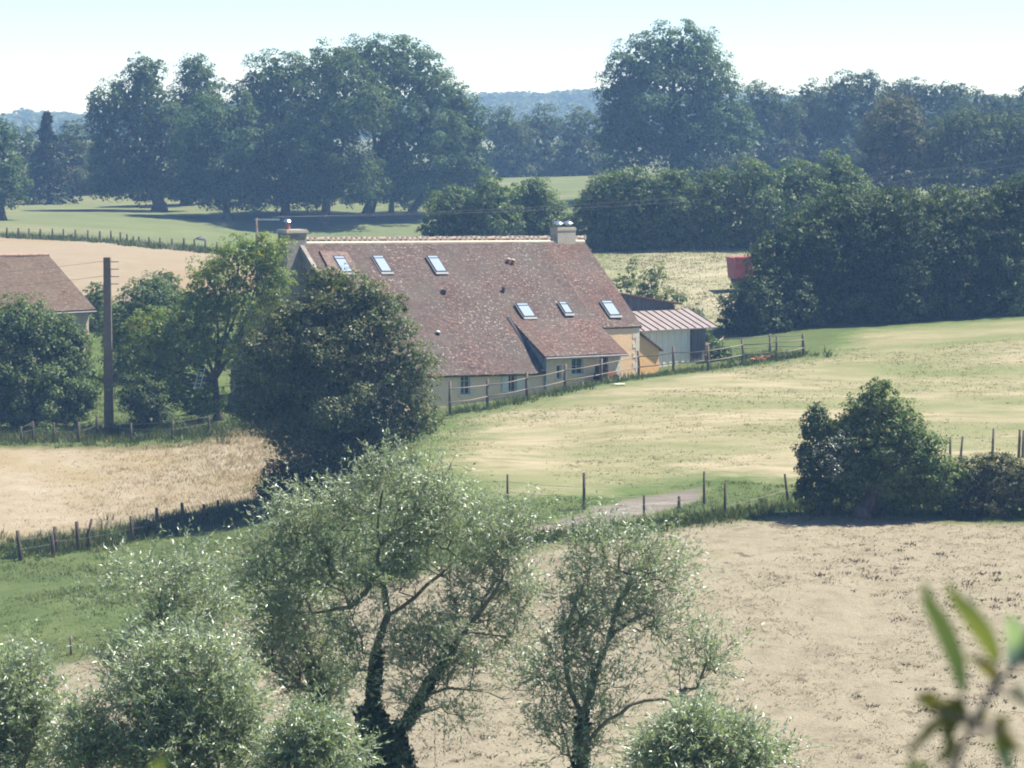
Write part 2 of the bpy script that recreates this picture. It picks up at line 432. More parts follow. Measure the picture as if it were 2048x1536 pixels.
def render_mat(name, c, dirt, stone=False):
    mt, nt = new_mat(name); k = NT(nt); v = obj_coord(k)
    n1 = k.noise(v, .8, 5, .65); n2 = k.noise(v, 5, 4, .7)
    col = k.mix(k.maprange(n1, .4, .7, 0, .7), c, dirt)
    col = k.mix(k.maprange(n2, .4, .7, 0, .3), col, tuple(x * .7 for x in dirt))
    if stone:
        vo = k.n('TexVoronoi'); vo.inputs['Scale'].default_value = 3.2; k.l(v, vo.inputs['Vector'])
        col = k.mix(.45, col, k.ramp(vo.outputs['Color'], [(.2, tuple(x * .65 for x in dirt)), (.8, tuple(min(1, x * 1.2) for x in c))]))
    k.out(k.bsdf(col, .95, n2, .5, .04, .15)); return mt
WALL = render_mat('cream_render', (.90, .63, .38), (.84, .58, .36))
WALL_OLD = render_mat('old_stone_render', (.86, .65, .46), (.74, .56, .40))
WALL_OR = render_mat('ochre_render', (.88, .52, .24), (.84, .53, .27))
GABLE = render_mat('grey_stone', (.34, .31, .27), (.24, .22, .20), True)
QUOIN = render_mat('pale_limestone', (.76, .70, .58), (.64, .57, .46))
CEMENT = render_mat('pale_mortar', (.50, .45, .37), (.38, .33, .27))
SLATE = simple('grey_slate', (.20, .22, .25), .6, .3, 5)
ZINC = simple('zinc', (.24, .245, .25), .85, .15, 4, metallic=0)
DARKMETAL = simple('dark_metal_and_shadow', (.045, .045, .05), .85, .2, 5)  # dark metal parts, and the shadow strip beside the dormer cheek
TERRA = simple('terracotta', (.36, .15, .09), .9, .25, 6)
STEEL = simple('bright_steel', (.75, .75, .76), .22, .05, 3, metallic=.9)
PAINT_W = simple('pale_paint', (.60, .62, .60), .6, .12, 5)
WOODDARK = simple('dark_wood', (.09, .065, .045), .85, .4, 5, stretch=(3, 3, .6))
m_, nt_ = new_mat('roof_glass_painted_sky'); k_ = NT(nt_); k_.out(k_.bsdf((.30, .36, .44), .06, spec=.5)); PANE = m_  # pale blue base colour paints the sky's reflection into the roof panes
m_, nt_ = new_mat('window_glass'); k_ = NT(nt_); k_.out(k_.bsdf((.025, .035, .045), .06, spec=.6)); GLASS = m_

def roof_sheet(name, quad, nx, ny, mat, thick=.16, sag=.075, uv0=(0, 0), parent=house, seed=1):
    """quad: four local corners (top-left, top-right, bottom-right, bottom-left) as seen from the front; a slab with a slightly wavy upper face"""
    q = [np.asarray(p, float) for p in quad]
    u, v = np.meshgrid(np.linspace(0, 1, nx + 1), np.linspace(0, 1, ny + 1))
    u, v = u.ravel(), v.ravel()
    T = (q[0] * (1 - u)[:, None] + q[1] * u[:, None]) * (1 - v)[:, None] + (q[3] * (1 - u)[:, None] + q[2] * u[:, None]) * v[:, None]
    nrm = np.cross(q[3] - q[0], q[1] - q[0]); nrm /= np.linalg.norm(nrm)
    if nrm[2] < 0: nrm = -nrm
    inner = np.minimum(np.minimum(u, 1 - u) * 8, 1) * np.minimum(np.minimum(v, 1 - v) * 8 + .3, 1)
    wob = (vnoise(T[:, 0] * .45, T[:, 1] * .6, seed) * sag + vnoise(T[:, 0] * 1.6, T[:, 1] * 2.2, seed + 1) * sag * .4) * inner + vnoise(T[:, 0] * 3.1, T[:, 1] * 3.1, seed + 2) * .012
    top = T + nrm * wob[:, None]
    wd = np.linalg.norm(q[1] - q[0]); ln = np.linalg.norm(q[3] - q[0])
    e1 = (q[1] - q[0]) / wd; e2 = (q[3] - q[0]); e2 = e2 - e1 * (e2 @ e1); e2 /= np.linalg.norm(e2)
    uv = np.stack([(T - q[0]) @ e1 + uv0[0], (T - q[0]) @ e2 + uv0[1]], -1)
    n = len(top); V = np.r_[top, T - nrm * thick]; UV = np.r_[uv, uv]
    F = []
    w = nx + 1
    for j in range(ny):
        for i in range(nx):
            a = j * w + i
            F.append((a, a + w, a + w + 1, a + 1)); F.append((n + a, n + a + 1, n + a + w + 1, n + a + w))
    rim = list(range(w)) + [j * w + nx for j in range(1, ny + 1)] + [ny * w + i for i in range(nx - 1, -1, -1)] + [j * w for j in range(ny - 1, 0, -1)]
    for i in range(len(rim)):
        a, b = rim[i], rim[(i + 1) % len(rim)]; F.append((a, b, b + n, a + n))
    return hb(V, F, name, mat, parent, False, UV)
def rp(a, b): return (a, -b, zr(a) - SL * b)
LEN = 21.35
# roof slabs
EB = 8.75                                        # the long front slope comes this far forward
roof = roof_sheet('roof', [rp(-.05, .02), rp(11.72, .02), rp(11.72, EB), rp(-.05, EB - .15)], 60, 44, TILE)
roof_mid = roof_sheet('roof', [rp(11.725, .02), rp(17.9, .02), rp(17.9, 5.36), rp(11.725, 5.36)], 34, 28, TILE, uv0=(11.775, 0), seed=4)
roof_right = roof_sheet('roof', [rp(17.905, .02), rp(LEN, .02), rp(LEN, 6.0), rp(17.905, 6.0)], 20, 30, TILE2, uv0=(17.955, 0), seed=7)
zb0 = zr(11.7) - SL * 5.37; zb1 = zr(17.9) - SL * 5.37
ze = -13.72 - FLOOR
roof_low = roof_sheet('roof', [(11.66, -5.37, zb0 + .02), (17.9, -5.37, zb1 + .02), (17.95, -8.78, ze - .1), (11.6, -8.78, ze)], 34, 18, TILE2, uv0=(11.7, 8), seed=9)
roof_low['label'] = 'lower pitched strip of red tiles over the porch block'
roof_back = roof_sheet('roof', [(-.05, 0, zr(0)), (LEN, 0, zr(LEN)), (LEN, 7.9, zr(LEN) - SL * 7.9), (-.05, 7.9, zr(0) - SL * 7.9)], 40, 10, TILE, seed=12)
# half round ridge tiles bedded in pale mortar
rt = MB()
for i in range(58):
    a0 = -.1 + i * .372; a1 = a0 + .36; zc = zr(a0) - .03 + .02 * math.sin(i * 1.7)
    for kk in range(6):
        t0, t1 = math.pi * kk / 6, math.pi * (kk + 1) / 6
        r0, r1 = .15, .18
        rt.add([(a0, r0 * math.cos(t0), zc + r0 * math.sin(t0)), (a1, r1 * math.cos(t0), zc + r1 * math.sin(t0)), (a1, r1 * math.cos(t1), zc + r1 * math.sin(t1)), (a0, r0 * math.cos(t1), zc + r0 * math.sin(t1))], [(0, 1, 2, 3)])
n_clay = len(rt.F)
for i in range(59):
    a0 = -.1 + i * .372
    if rng.random() < .88: rt.box((a0 - .05, -.16, zr(a0) - .1), (a0 + .06 + rng.uniform(0, .05), .16, zr(a0) + .17 + rng.uniform(-.02, .02)))
ridge = hb(rt.V, rt.F, 'ridge_tiles', simple('ridge_clay', (.36, .27, .22), .9, .35, 4))
ridge.data.materials.append(CEMENT)
for p in ridge.data.polygons[n_clay:]: p.material_index = 1
mo = MB(); mo.box((-.05, -.30, 0), (LEN, -.17, .1))
V = [(x, y, z + zr(x) - .29 + (0 if y < -.2 else .1)) for x, y, z in mo.V]
hb(V, mo.F, 'mortar_band', CEMENT, ridge)

def wall_plate(name, a0, a1, b, z0, z1, holes, mat, depth=.2, z1b=None, parent=house):
    """front wall b metres before the ridge, with real openings (a, a', z, z'); z1b: top height at a1"""
    xs = sorted({a0, a1, *[h[0] for h in holes], *[h[1] for h in holes]})
    zs = sorted({z0, *[h[2] for h in holes], *[h[3] for h in holes]})
    B = MB()
    top = lambda x: z1 if z1b is None else z1 + (z1b - z1) * (x - a0) / (a1 - a0)
    for i in range(len(xs) - 1):
        x0, x1 = xs[i], xs[i + 1]
        for j in range(len(zs)):
            lo = zs[j]; hi = zs[j + 1] if j + 1 < len(zs) else None
            mx, mz = (x0 + x1) / 2, (lo + (hi if hi else top((x0 + x1) / 2))) / 2
            if any(h[0] < mx < h[1] and h[2] < mz < h[3] for h in holes): continue
            h0, h1 = (hi, hi) if hi else (top(x0), top(x1))
            B.add([(x0, -b, lo), (x1, -b, lo), (x1, -b, h1), (x0, -b, h0)], [(0, 1, 2, 3)])
    for h in holes:
        x0, x1, y0, y1 = h[:4]; d = -b + depth
        B.add([(x0, -b, y0), (x1, -b, y0), (x1, -b, y1), (x0, -b, y1), (x0, d, y0), (x1, d, y0), (x1, d, y1), (x0, d, y1)], [(0, 4, 5, 1), (1, 5, 6, 2), (2, 6, 7, 3), (3, 7, 4, 0)])
    return hb(B.V, B.F, name, mat, parent)
BF = 8.3
def rect(px0, py0, px1, py1, b):
    a0, z1 = on_front(px0, py0, b); a1, _ = on_front(px1, py0, b); _, z0 = on_front((px0 + px1) / 2, py1, b)
    return (a0, a1, z0, z1)
w_a, w_b = rect(921, 749, 940, 789, BF), rect(1016, 745, 1032, 783, BF)
w_c, w_d = rect(1113, 731, 1122, 758, BF), rect(1143, 717, 1166, 748, BF)
door = rect(1199, 713, 1216, 766, BF)
plaster = []
zl = lambda a: zr(a) - SL * BF - .12
plaster.append(wall_plate('wall', 0.25, 11.8, BF, 0, zl(.25), [w_a, w_b], WALL_OLD, z1b=zl(11.8)))
plaster.append(wall_plate('wall', 11.81, 17.8, BF + .003, 0, ze + .1, [w_c, w_d, door], WALL))
plaster.append(wall_plate('wall', 17.81, LEN - .12, 5.9, 0, zr(19) - SL * 5.9 - .1, [], WALL))
# body of the house behind the front plates, gables and cheeks
body = MB()
def section(x0, x1, prof): body.prism([(x0, y, z + (zr(x0) - zr(0))) for y, z in prof], [(x1, y, z + (zr(x1) - zr(0))) for y, z in prof])
z_r = zr(0) - .2
section(.25, 11.8, [(-BF + .21, -.5), (-BF + .21, z_r - SL * (BF - .2)), (0, z_r), (7.6, z_r - SL * 7.6), (7.6, -.5)])
section(11.82, 17.8, [(-BF + .22, -.5), (-BF + .22, ze - zr(14.8) + zr(0) - .03), (-5.4, z_r - SL * 5.4 + .05), (0, z_r), (7.6, z_r - SL * 7.6), (7.6, -.5)])
section(17.82, LEN - .12, [(-5.55, -.5), (-5.55, z_r - SL * 5.55), (0, z_r), (7.6, z_r - SL * 7.6), (7.6, -.5)])
hb(body.V, body.F, 'wall', GABLE)['label'] = 'grey stone gable walls'
# slate hung cheek of the raised porch roof, above the long slope
ck = MB(); xk = 11.735
ck.prism([(xk - .03, -5.5, zr(xk) - SL * 5.5 + .02), (xk - .03, -8.4, zr(xk) - SL * 8.4 - .1), (xk - .03, -8.4, ze - .02), ], [(xk + .06, -5.5, zr(xk) - SL * 5.5 + .02), (xk + .06, -8.4, zr(xk) - SL * 8.4 - .1), (xk + .06, -8.4, ze - .02)])
hb(ck.V, ck.F, 'dormer_cheek', SLATE)
fl = MB(); fl.prism([(xk - .3, -5.2, zr(xk) - SL * 5.2 + .05), (xk - .34, -8.75, zr(xk) - SL * 8.75 + .05), (xk - .04, -8.75, zr(xk) - SL * 8.75 + .05), (xk - .04, -5.2, zr(xk) - SL * 5.2 + .05)],
                    [(xk - .3, -5.2, zr(xk) - SL * 5.2 + .08), (xk - .34, -8.75, zr(xk) - SL * 8.75 + .08), (xk - .04, -8.75, zr(xk) - SL * 8.75 + .08), (xk - .04, -5.2, zr(xk) - SL * 5.2 + .08)])
hb(fl.V, fl.F, 'cheek_shadow_strip', DARKMETAL)  # dark strip laid on the slope as the cheek's cast shadow
# gable wall coping at the shaded end
cpn = MB()
cpn.prism([(-.32, 0, zr(0) - .3), (-.04, 0, zr(0) - .3), (-.04, 0, zr(0) + .14), (-.32, 0, zr(0) + .14)], [(x, -8.7, z - SL * 8.7) for x, z in ((-.32, zr(0) - .3), (-.04, zr(0) - .3), (-.04, zr(0) + .14), (-.32, zr(0) + .14))])
cpn.prism([(-.32, 0.01, zr(0) - .3), (-.32, 0.01, zr(0) + .14), (-.04, 0.01, zr(0) + .14), (-.04, 0.01, zr(0) - .3)], [(x, 7.8, z - SL * 7.8) for x, z in ((-.32, zr(0) - .3), (-.32, zr(0) + .14), (-.04, zr(0) + .14), (-.04, zr(0) - .3))])
hb(cpn.V, cpn.F, 'gable_coping', GABLE)
gb = MB(); gb.prism([(-.2, -BF + .02, -.5), (-.2, -BF + .02, zr(0) - .3 - SL * (BF - .02)), (-.2, 0, zr(0) - .3), (-.2, 7.6, zr(0) - .3 - SL * 7.6), (-.2, 7.6, -.5)],
                    [(.24, -BF + .02, -.5), (.24, -BF + .02, zr(0) - .3 - SL * (BF - .02)), (.24, 0, zr(0) - .3), (.24, 7.6, zr(0) - .3 - SL * 7.6), (.24, 7.6, -.5)])
hb(gb.V, gb.F, 'gable_wall', GABLE)
# quoins and window surrounds in pale stone, a few mm proud
def surround(h, b, w=.16, sill=True):
    B = MB(); y0, y1 = -b - .025, -b + .02; a0, a1, z0, z1 = h
    zz = z0 - (.1 if sill else 0); i = 0
    while zz < z1:
        e = w * (1.35 if i % 2 else .8); zt = min(zz + .27, z1)
        B.box((a0 - e, y0, zz), (a0 - .003, y1, zt - .006)); B.box((a1 + .003, y0, zz), (a1 + e, y1, zt - .006)); zz = zt; i += 1
    B.box((a0 - w, y0 - .003, z1), (a1 + w, y1, z1 + .16))
    if sill: B.box((a0 - w * .9, y0 - .07, z0 - .1), (a1 + w * .9, y1, z0 - .003))
    return B
def window(h, b, cols=2, rows=3):
    a0, a1, z0, z1 = h
    B = surround(h, b); w = hb(B.V, B.F, 'window', QUOIN)
    f = MB(); y = -b + .11; t = .045
    f.box((a0, y, z0), (a0 + t, y + .05, z1)); f.box((a1 - t, y, z0), (a1, y + .05, z1))
    f.box((a0 + t, y, z0), (a1 - t, y + .05, z0 + t)); f.box((a0 + t, y, z1 - t), (a1 - t, y + .05, z1))
    for i in range(1, cols): xc = a0 + (a1 - a0) * i / cols; f.box((xc - .02, y + .003, z0 + t), (xc + .02, y + .047, z1 - t))
    for i in range(1, rows): zc = z0 + (z1 - z0) * i / rows; f.box((a0 + t, y + .006, zc - .014), (a1 - t, y + .044, zc + .014))
    hb(f.V, f.F, 'frame', PAINT_W, w)
    g = MB(); g.box((a0 + .01, y + .02, z0 + .01), (a1 - .01, y + .03, z1 - .01)); hb(g.V, g.F, 'pane', GLASS, w)
    return w
window(w_a, BF, 2, 3); window(w_b, BF, 2, 2); window(w_c, BF, 1, 2); window(w_d, BF, 2, 2)
a0, a1, z0, z1 = door
B = surround(door, BF, sill=False); dr = hb(B.V, B.F, 'door_surround', QUOIN)
g = MB(); g.box((a0, -BF + .1, z0), (a1, -BF + .15, z1)); d_ = hb(g.V, g.F, 'door', WOODDARK)
g = MB(); g.box((a1 - .14, -BF + .05, (z0 + z1) / 2), (a1 - .05, -BF + .1, (z0 + z1) / 2 + .04)); hb(g.V, g.F, 'handle', STEEL, d_)
for sgn in (-1, 1):                              # pale shutters folded back either side of the second window
    xa = w_b[0] - .02 if sgn < 0 else w_b[1] + .02
    g = MB(); lo, hi = (xa - .46, xa) if sgn < 0 else (xa, xa + .46)
    g.box((lo, -BF - .085, w_b[2] - .02), (hi, -BF - .045, w_b[3] + .02))
    for q in (.15, .5, .85): zc = w_b[2] + (w_b[3] - w_b[2]) * q; g.box((lo + .03, -BF - .105, zc - .05), (hi - .03, -BF - .085, zc + .05))
    hb(g.V, g.F, 'shutter', PAINT_W)
def quoins(name, a, b, z0, z1, side):
    B = MB(); zz = z0; i = 0
    while zz < z1 - .1:
        w = .55 if i % 2 else .3
        x0, x1 = (a, a + w) if side > 0 else (a - w, a)
        B.box((x0, -b - .02, zz), (x1, -b + .02, min(zz + .3, z1) - .008)); zz += .3; i += 1
    hb(B.V, B.F, name, QUOIN)
quoins('quoins', LEN - .13, 5.9, 1.0, zr(LEN) - SL * 5.6 - .25, -1)
quoins('quoins', 17.78, BF + .003, .4, ze - .15, -1)
quoins('quoins', 11.83, BF + .003, .4, ze - .15, 1)
# gutter and downpipe
g = MB(); g.tube([(11.9, -BF - .12, ze - .25), (11.9, -BF - .1, .4)], .06, 8)
g.tube([(11.62, -8.8, ze - .22), (11.9, -BF - .12, ze - .35)], .05, 8); hb(g.V, g.F, 'downpipe', ZINC)
g = MB(); g.tube([(11.6, -8.86, ze - .14), (17.9, -8.86, ze - .2)], .07, 8); hb(g.V, g.F, 'gutter', ZINC)
# lean-to against the far gable
xl0 = LEN - .115; xl1, zt1 = on_front(1317, 697, 5.55); _, zt0 = on_front(1284, 664, 5.55)
wall_plate('lean_to_wall', xl0, xl1, 5.58, 0, zt0, [], WALL_OR, z1b=zt1)
lt = MB(); lt.prism([(xl0 + .004, -5.55, -.5), (xl1 - .01, -5.55, -.5), (xl1 - .01, -5.55, zt1 - .02), (xl0 + .004, -5.55, zt0 - .02)], [(xl0 + .004, 0, -.5), (xl1 - .01, 0, -.5), (xl1 - .01, 0, zt1 - .02), (xl0 + .004, 0, zt0 - .02)])
hb(lt.V, lt.F, 'lean_to_wall', WALL_OR)
roof_sheet('lean_to_roof', [(LEN + .01, 0, zt0 + .12), (xl1 + .25, 0, zt1 - .1), (xl1 + .25, -5.75, zt1 - .1), (LEN + .01, -5.75, zt0 + .12)], 5, 12, TILE2, thick=.1, seed=20)
# roof windows
def plane_M(a, b):
    ex = Vector((1, 0, -.018)).normalized(); n = Vector((.018, -SL, 1)).normalized(); n = Vector((0, -SL, 1)).normalized(); ey = n.cross(ex)
    return Matrix(((ex.x, ey.x, n.x, a), (ex.y, ey.y, n.y, -b), (ex.z, ey.z, n.z, zr(a) - SL * b), (0, 0, 0, 1)))
def skylight(pxl, pxr, pyt, pyb, dx):
    a0, b0 = on_roof(pxl, pyt); a1, _ = on_roof(pxr, pyt); _, b1 = on_roof((pxl + pxr) / 2 + dx, pyb)
    w = a1 - a0; l = (b1 - b0) * math.hypot(1, SL)
    M = plane_M(a0, b0)
    f = MB(); t = .055; h = .16
    f.box((0, -l, -.05), (t, 0, h), M); f.box((w - t, -l, -.05), (w, 0, h), M); f.box((t, -t, -.05), (w - t, 0, h - .003), M); f.box((t, -l, -.05), (w - t, -l + t, h - .02), M)
    f.box((t, -.26, h - .04), (w - t, -.23, h + .02), M)
    r = hb(f.V, f.F, 'skylight', DARKMETAL)
    p = MB(); p.box((t, -l + t, .12), (w - t, -t, .15), M); hb(p.V, p.F, 'pane', PANE, r)
    p = MB(); p.box((-.06, -l - .2, .09), (w + .06, -l - .003, .11), M); p.box((-.07, -l, .08), (-.003, .0, .105), M); hb(p.V, p.F, 'flashing', ZINC, r)
for q in ((664, 686, 515, 547, 20), (742, 764, 514, 546, 20), (851, 873, 514, 546, 20), (1029, 1053, 609, 636, 16), (1114, 1130, 606, 629, 15), (1199, 1221, 604, 633, 17)): skylight(*q)
# patch of paler replaced tiles round the first roof window
a0, b0 = on_roof(640, 505); a1, b1 = on_roof(705, 560)
PALE = tile_mat('pale_newer_tiles', (.21, .145, .122), (.26, .18, .15), (.19, .145, .122), .3, .3)
def patch(name, corners, label):
    q = [rp(*on_roof(*c)) for c in corners]; up = np.array((0, -.66, .75)) * .085
    o = roof_sheet(name, [np.array(p) + up for p in q], 8, 6, PALE, thick=.09, sag=.01, seed=40); o['label'] = label
patch('roof_patch', [(638, 503), (694, 506), (716, 545), (664, 552)], 'patch of paler pink replaced tiles')
# vents and the small mushroom cowl
def vent(px, py, h, r, mat, cap=None, name='roof_vent'):
    a, b = on_roof(px, py); z = zr(a) - SL * b
    v = MB(); v.tube([(a, -b, z - .1), (a, -b, z + h * .6), (a, -b, z + h)], [r, r, r * 1.1], 10)
    o = hb(v.V, v.F, name, mat)
    c = MB(); c.tube([(a, -b, z + h), (a, -b, z + h + .06), (a, -b, z + h + .12)], [r * 1.5, r * 1.3, .02], 10); hb(c.V, c.F, 'cap', cap or mat, o)
vent(1017, 526, .22, .11, TERRA, CEMENT); vent(1026, 528, .22, .11, TERRA, CEMENT)
vent(888, 588, .2, .13, WOODDARK, DARKMETAL); vent(1007, 582, .16, .09, WOODDARK, DARKMETAL); vent(876, 670, .16, .1, DARKMETAL, PAINT_W)
# chimneys
def chimney(a0, a1, y0, y1, z0, z1, mat, capw, pots):
    B = MB(); B.box((a0, y0, z0), (a1, y1, z1)); c = hb(B.V, B.F, 'chimney', mat)
    B = MB(); B.box((a0 - capw, y0 - capw, z1), (a1 + capw, y1 + capw, z1 + .13)); B.box((a0 - capw * .4, y0 - capw * .4, z1 + .13), (a1 + capw * .4, y1 + capw * .4, z1 + .2)); hb(B.V, B.F, 'chimney_cap', CEMENT, c)
    for x, r, h, mt in pots:
        y = (y0 + y1) / 2
        B = MB(); B.tube([(x, y, z1 + .18), (x, y, z1 + .18 + h * .5), (x, y, z1 + .18 + h)], [r, r * .9, r * .95], 12); hb(B.V, B.F, 'chimney_pot', mt, c)
        zt = z1 + .18 + h
        B = MB(); B.tube([(x, y, zt), (x, y, zt + .06), (x, y, zt + .07), (x, y, zt + .17), (x, y, zt + .24)], [r * .7, r * .7, r * 1.75, r * 1.2, .03], 14); hb(B.V, B.F, 'cowl', STEEL, c)
d0 = on_front(571, 466, 0)
chimney(-1.22, .15, -.5, .5, zr(0) - 2.6, zr(0) + .42, GABLE, .09, [(-.85, .15, .42, TERRA)])
ca0, _ = on_front(1108, 470, 0); ca1, _ = on_front(1144, 470, 0)
chimney(ca0, ca1, -.38, .38, zr(ca0) - .4, zr(ca0) + .48, CEMENT, .03, [(ca0 + .33, .22, .18, ZINC), (ca1 - .33, .22, .18, ZINC)])

# ------------------------------------------------------------------ the sheds beyond the house
def hw(a, b, z=0): return np.array([H0[0] + HC * a + HS * b, H0[1] + HS * a - HC * b, z])
BOARD = simple('grey_boards', (.17, .16, .16), .9, .45, 4, stretch=(6, 6, .4))
BOARDW = simple('white_sheeting', (.80, .77, .69), .7, .12, 3, stretch=(5, 5, .5))
BOARDB = simple('tarred_boards', (.11, .11, .125), .85, .4, 4, stretch=(7, 7, .4))
PINKROOF = simple('pale_pink_sheet_roof', (.27, .228, .22), .5, .15, 2)
wall_a1, ze1 = on_front(1381, 657, 3.0); a_l = 23.2; a_e, _ = on_front(1410, 657, 3.0)
shed = empty('shed', hw(23.2, 3, -16.0), 'white sided lean-to shed with pale pink ribbed metal roof', 'shed', rz=HR)
def S_(a, b, z, o): return (a, -b, z)
def sb(parent, a0, b0, zf):                      # local helper: coordinates relative to the shed's own base
    return lambda B, name, mat, par=None: raw_mesh(name, np.array(B.V) - np.array((a0, -b0, zf)), B.F, mat, par or parent, world_space=False)
mk = sb(shed, 23.2, 3, -16.0)
ze1 += FLOOR; zb1_ = ze1 + 1.0
def ribbed(a0, a1, b, z0, z1, pitch=.25, y=0.0, d=.03):
    B = MB(); n = int((a1 - a0) / pitch); w = (a1 - a0) / n
    for i in range(n): B.box((a0 + i * w + .006, -b - (d if i % 2 else 0), z0), (a0 + (i + 1) * w - .006, -b + .05, z1))
    return B
mk(ribbed(a_l, wall_a1, 3.0, -16.2, ze1), 'wall', BOARDW)
mk(ribbed(wall_a1 + .06, a_e, 3.03, -16.2, ze1, .16, d=.02), 'wall', BOARD)
B = MB(); B.box((wall_a1 - .05, -3.08, -16.2), (wall_a1 + .06, -2.95, ze1)); mk(B, 'corner_post', WOODDARK)
B = MB(); B.box((a_l, -2.94, -16.2), (a_e - .1, -.4, ze1 - .02)); mk(B, 'wall', BOARDB)
r0, r1 = a_l - .2, a_e + .7
B = MB(); B.prism([(r0, -3.45, ze1 - .02), (r0, -3.45, ze1 + .05), (r0, -.5, zb1_ + .1), (r0, -.5, zb1_ + .03)], [(r1, -3.45, ze1 - .02), (r1, -3.45, ze1 + .05), (r1, -.5, zb1_ + .1), (r1, -.5, zb1_ + .03)])
rs = mk(B, 'roof', PINKROOF)
B = MB(); n = 11
for i in range(n + 1):
    x = r0 + (r1 - r0) * i / n
    B.prism([(x - .02, -3.46, ze1 + .05), (x + .02, -3.46, ze1 + .05), (x + .02, -3.46, ze1 + .11), (x - .02, -3.46, ze1 + .11)], [(x - .02, -.5, zb1_ + .1), (x + .02, -.5, zb1_ + .1), (x + .02, -.5, zb1_ + .16), (x - .02, -.5, zb1_ + .16)])
mk(B, 'roof_batten', simple('roof_battens', (.15, .12, .115), .8, .2, 4), rs)
barn2 = empty('shed', hw(22, 0, -15.5), 'tall dark boarded shed with a sloping top standing behind the white sided shed', 'shed', rz=HR)
mk = sb(barn2, 22, 0, -15.5)
da0, dz0 = on_front(1246, 584, .4); da1, dz1 = on_front(1360, 606, .4); dz0 += FLOOR; dz1 += FLOOR
da0 -= .5
B = MB(); n = 26
for i in range(n):
    x0, x1 = da0 + (da1 - .5 - da0) * i / n, da0 + (da1 - .5 - da0) * (i + 1) / n
    zt = lambda x: dz0 + (dz1 - dz0) * (x - da0) / (da1 - da0) - .1
    B.prism([(x0 + .008, -.4 - .015 * (i % 2), -15.6), (x1 - .008, -.4 - .015 * (i % 2), -15.6), (x1 - .008, -.4 - .015 * (i % 2), zt(x1)), (x0 + .008, -.4 - .015 * (i % 2), zt(x0))],
            [(x0 + .008, -.3, -15.6), (x1 - .008, -.3, -15.6), (x1 - .008, -.3, zt(x1)), (x0 + .008, -.3, zt(x0))])
mk(B, 'wall', BOARDB)
B = MB(); B.prism([(da0, -.7, dz0 - .1), (da0, -.7, dz0), (da1, -.7, dz1), (da1, -.7, dz1 - .1)], [(da0, 3.6, dz0 - .1), (da0, 3.6, dz0), (da1, 3.6, dz1), (da1, 3.6, dz1 - .1)])
mk(B, 'roof', simple('dark_tile_roof', (.12, .065, .05), .9, .3, 4))
B = MB(); B.box((da1 - .62, -.44, -15.6), (da1 - .46, -.25, dz1 - .1)); mk(B, 'corner_post', TERRA)
B = MB(); B.box((da0 + .1, -.28, -15.6), (da1 - .65, 3.2, dz1 - .35)); mk(B, 'wall', BOARDB)

# ------------------------------------------------------------------ the barn among the bushes
BA = R(45); bc, bs = math.cos(BA), math.sin(BA)
q = P(97, 510, 192); bl = 13.0
barn = empty('barn', (q[0] - bc * bl, q[1] - bs * bl, -16.8), 'old barn with a rusty red tiled roof, half hidden by dark bushes', 'barn', rz=BA)
rz_ = q[2] + 16.8; bd = 4.9; bz = 3.25 / 4.9
roof_sheet('roof', [(0, 0, rz_ + .25), (bl, 0, rz_), (bl, -bd, rz_ - bz * bd), (0, -bd, rz_ - bz * bd)], 34, 20, BARNTILE, sag=.07, parent=barn, seed=31)
roof_sheet('roof', [(0, .02, rz_ + .25), (bl, .02, rz_), (bl, bd, rz_ - bz * bd), (0, bd, rz_ - bz * bd)], 30, 8, BARNTILE, sag=.05, parent=barn, seed=33)
B = MB()
for i in range(34):
    a0 = bl * i / 34; zc = rz_ + .25 * (1 - i / 34)
    B.tube([(a0, 0, zc), (a0 + bl / 34 * .95, 0, zc)], [.1, .13], 8)
hb(B.V, B.F, 'ridge_tiles', simple('barn_ridge_clay', (.33, .22, .17), .9, .35, 4), barn)
B = MB(); B.prism([(.3, -4.5, -.5), (.3, -4.5, rz_ - bz * 4.5 - .2), (.3, 0, rz_ - .2), (.3, 4.5, rz_ - bz * 4.5 - .2), (.3, 4.5, -.5)], [(bl - .25, -4.5, -.5), (bl - .25, -4.5, rz_ - bz * 4.5 - .2), (bl - .25, 0, rz_ - .2), (bl - .25, 4.5, rz_ - bz * 4.5 - .2), (bl - .25, 4.5, -.5)])
hb(B.V, B.F, 'wall', render_mat('barn_cream_stone', (.60, .52, .41), (.48, .41, .31)), barn)
B = MB(); B.tube([(0, -bd - .06, rz_ - bz * bd - .12), (bl, -bd - .06, rz_ - bz * bd - .16)], .06, 8); hb(B.V, B.F, 'gutter', ZINC, barn)
# cottage glimpsed between the trunks at the back of the meadow
q = P(108, 392, 452); ct = empty('cottage', (q[0], q[1], tz(q[0], q[1])), 'distant cottage with a reddish roof glimpsed behind the conifer', 'cottage')
z0 = q[2]; mm = m(452)
def Lp(px, py, dy=0): return ((px - 108) * mm, dy, (392 - py) * mm)
B = MB(); B.prism([Lp(40, 393), Lp(176, 393), Lp(176, 372), Lp(40, 372)], [Lp(40, 393, 6), Lp(176, 393, 6), Lp(176, 372, 6), Lp(40, 372, 6)]); hb(B.V, B.F, 'wall', WALL_OLD, ct)
B = MB(); B.prism([Lp(34, 374, -.5), Lp(182, 374, -.5), Lp(172, 348, 3), Lp(46, 348, 3)], [Lp(34, 373, 6.5), Lp(182, 373, 6.5), Lp(172, 347, 3.1), Lp(46, 347, 3.1)]); hb(B.V, B.F, 'roof', simple('cottage_roof', (.34, .13, .08), .9, .3, 1), ct)

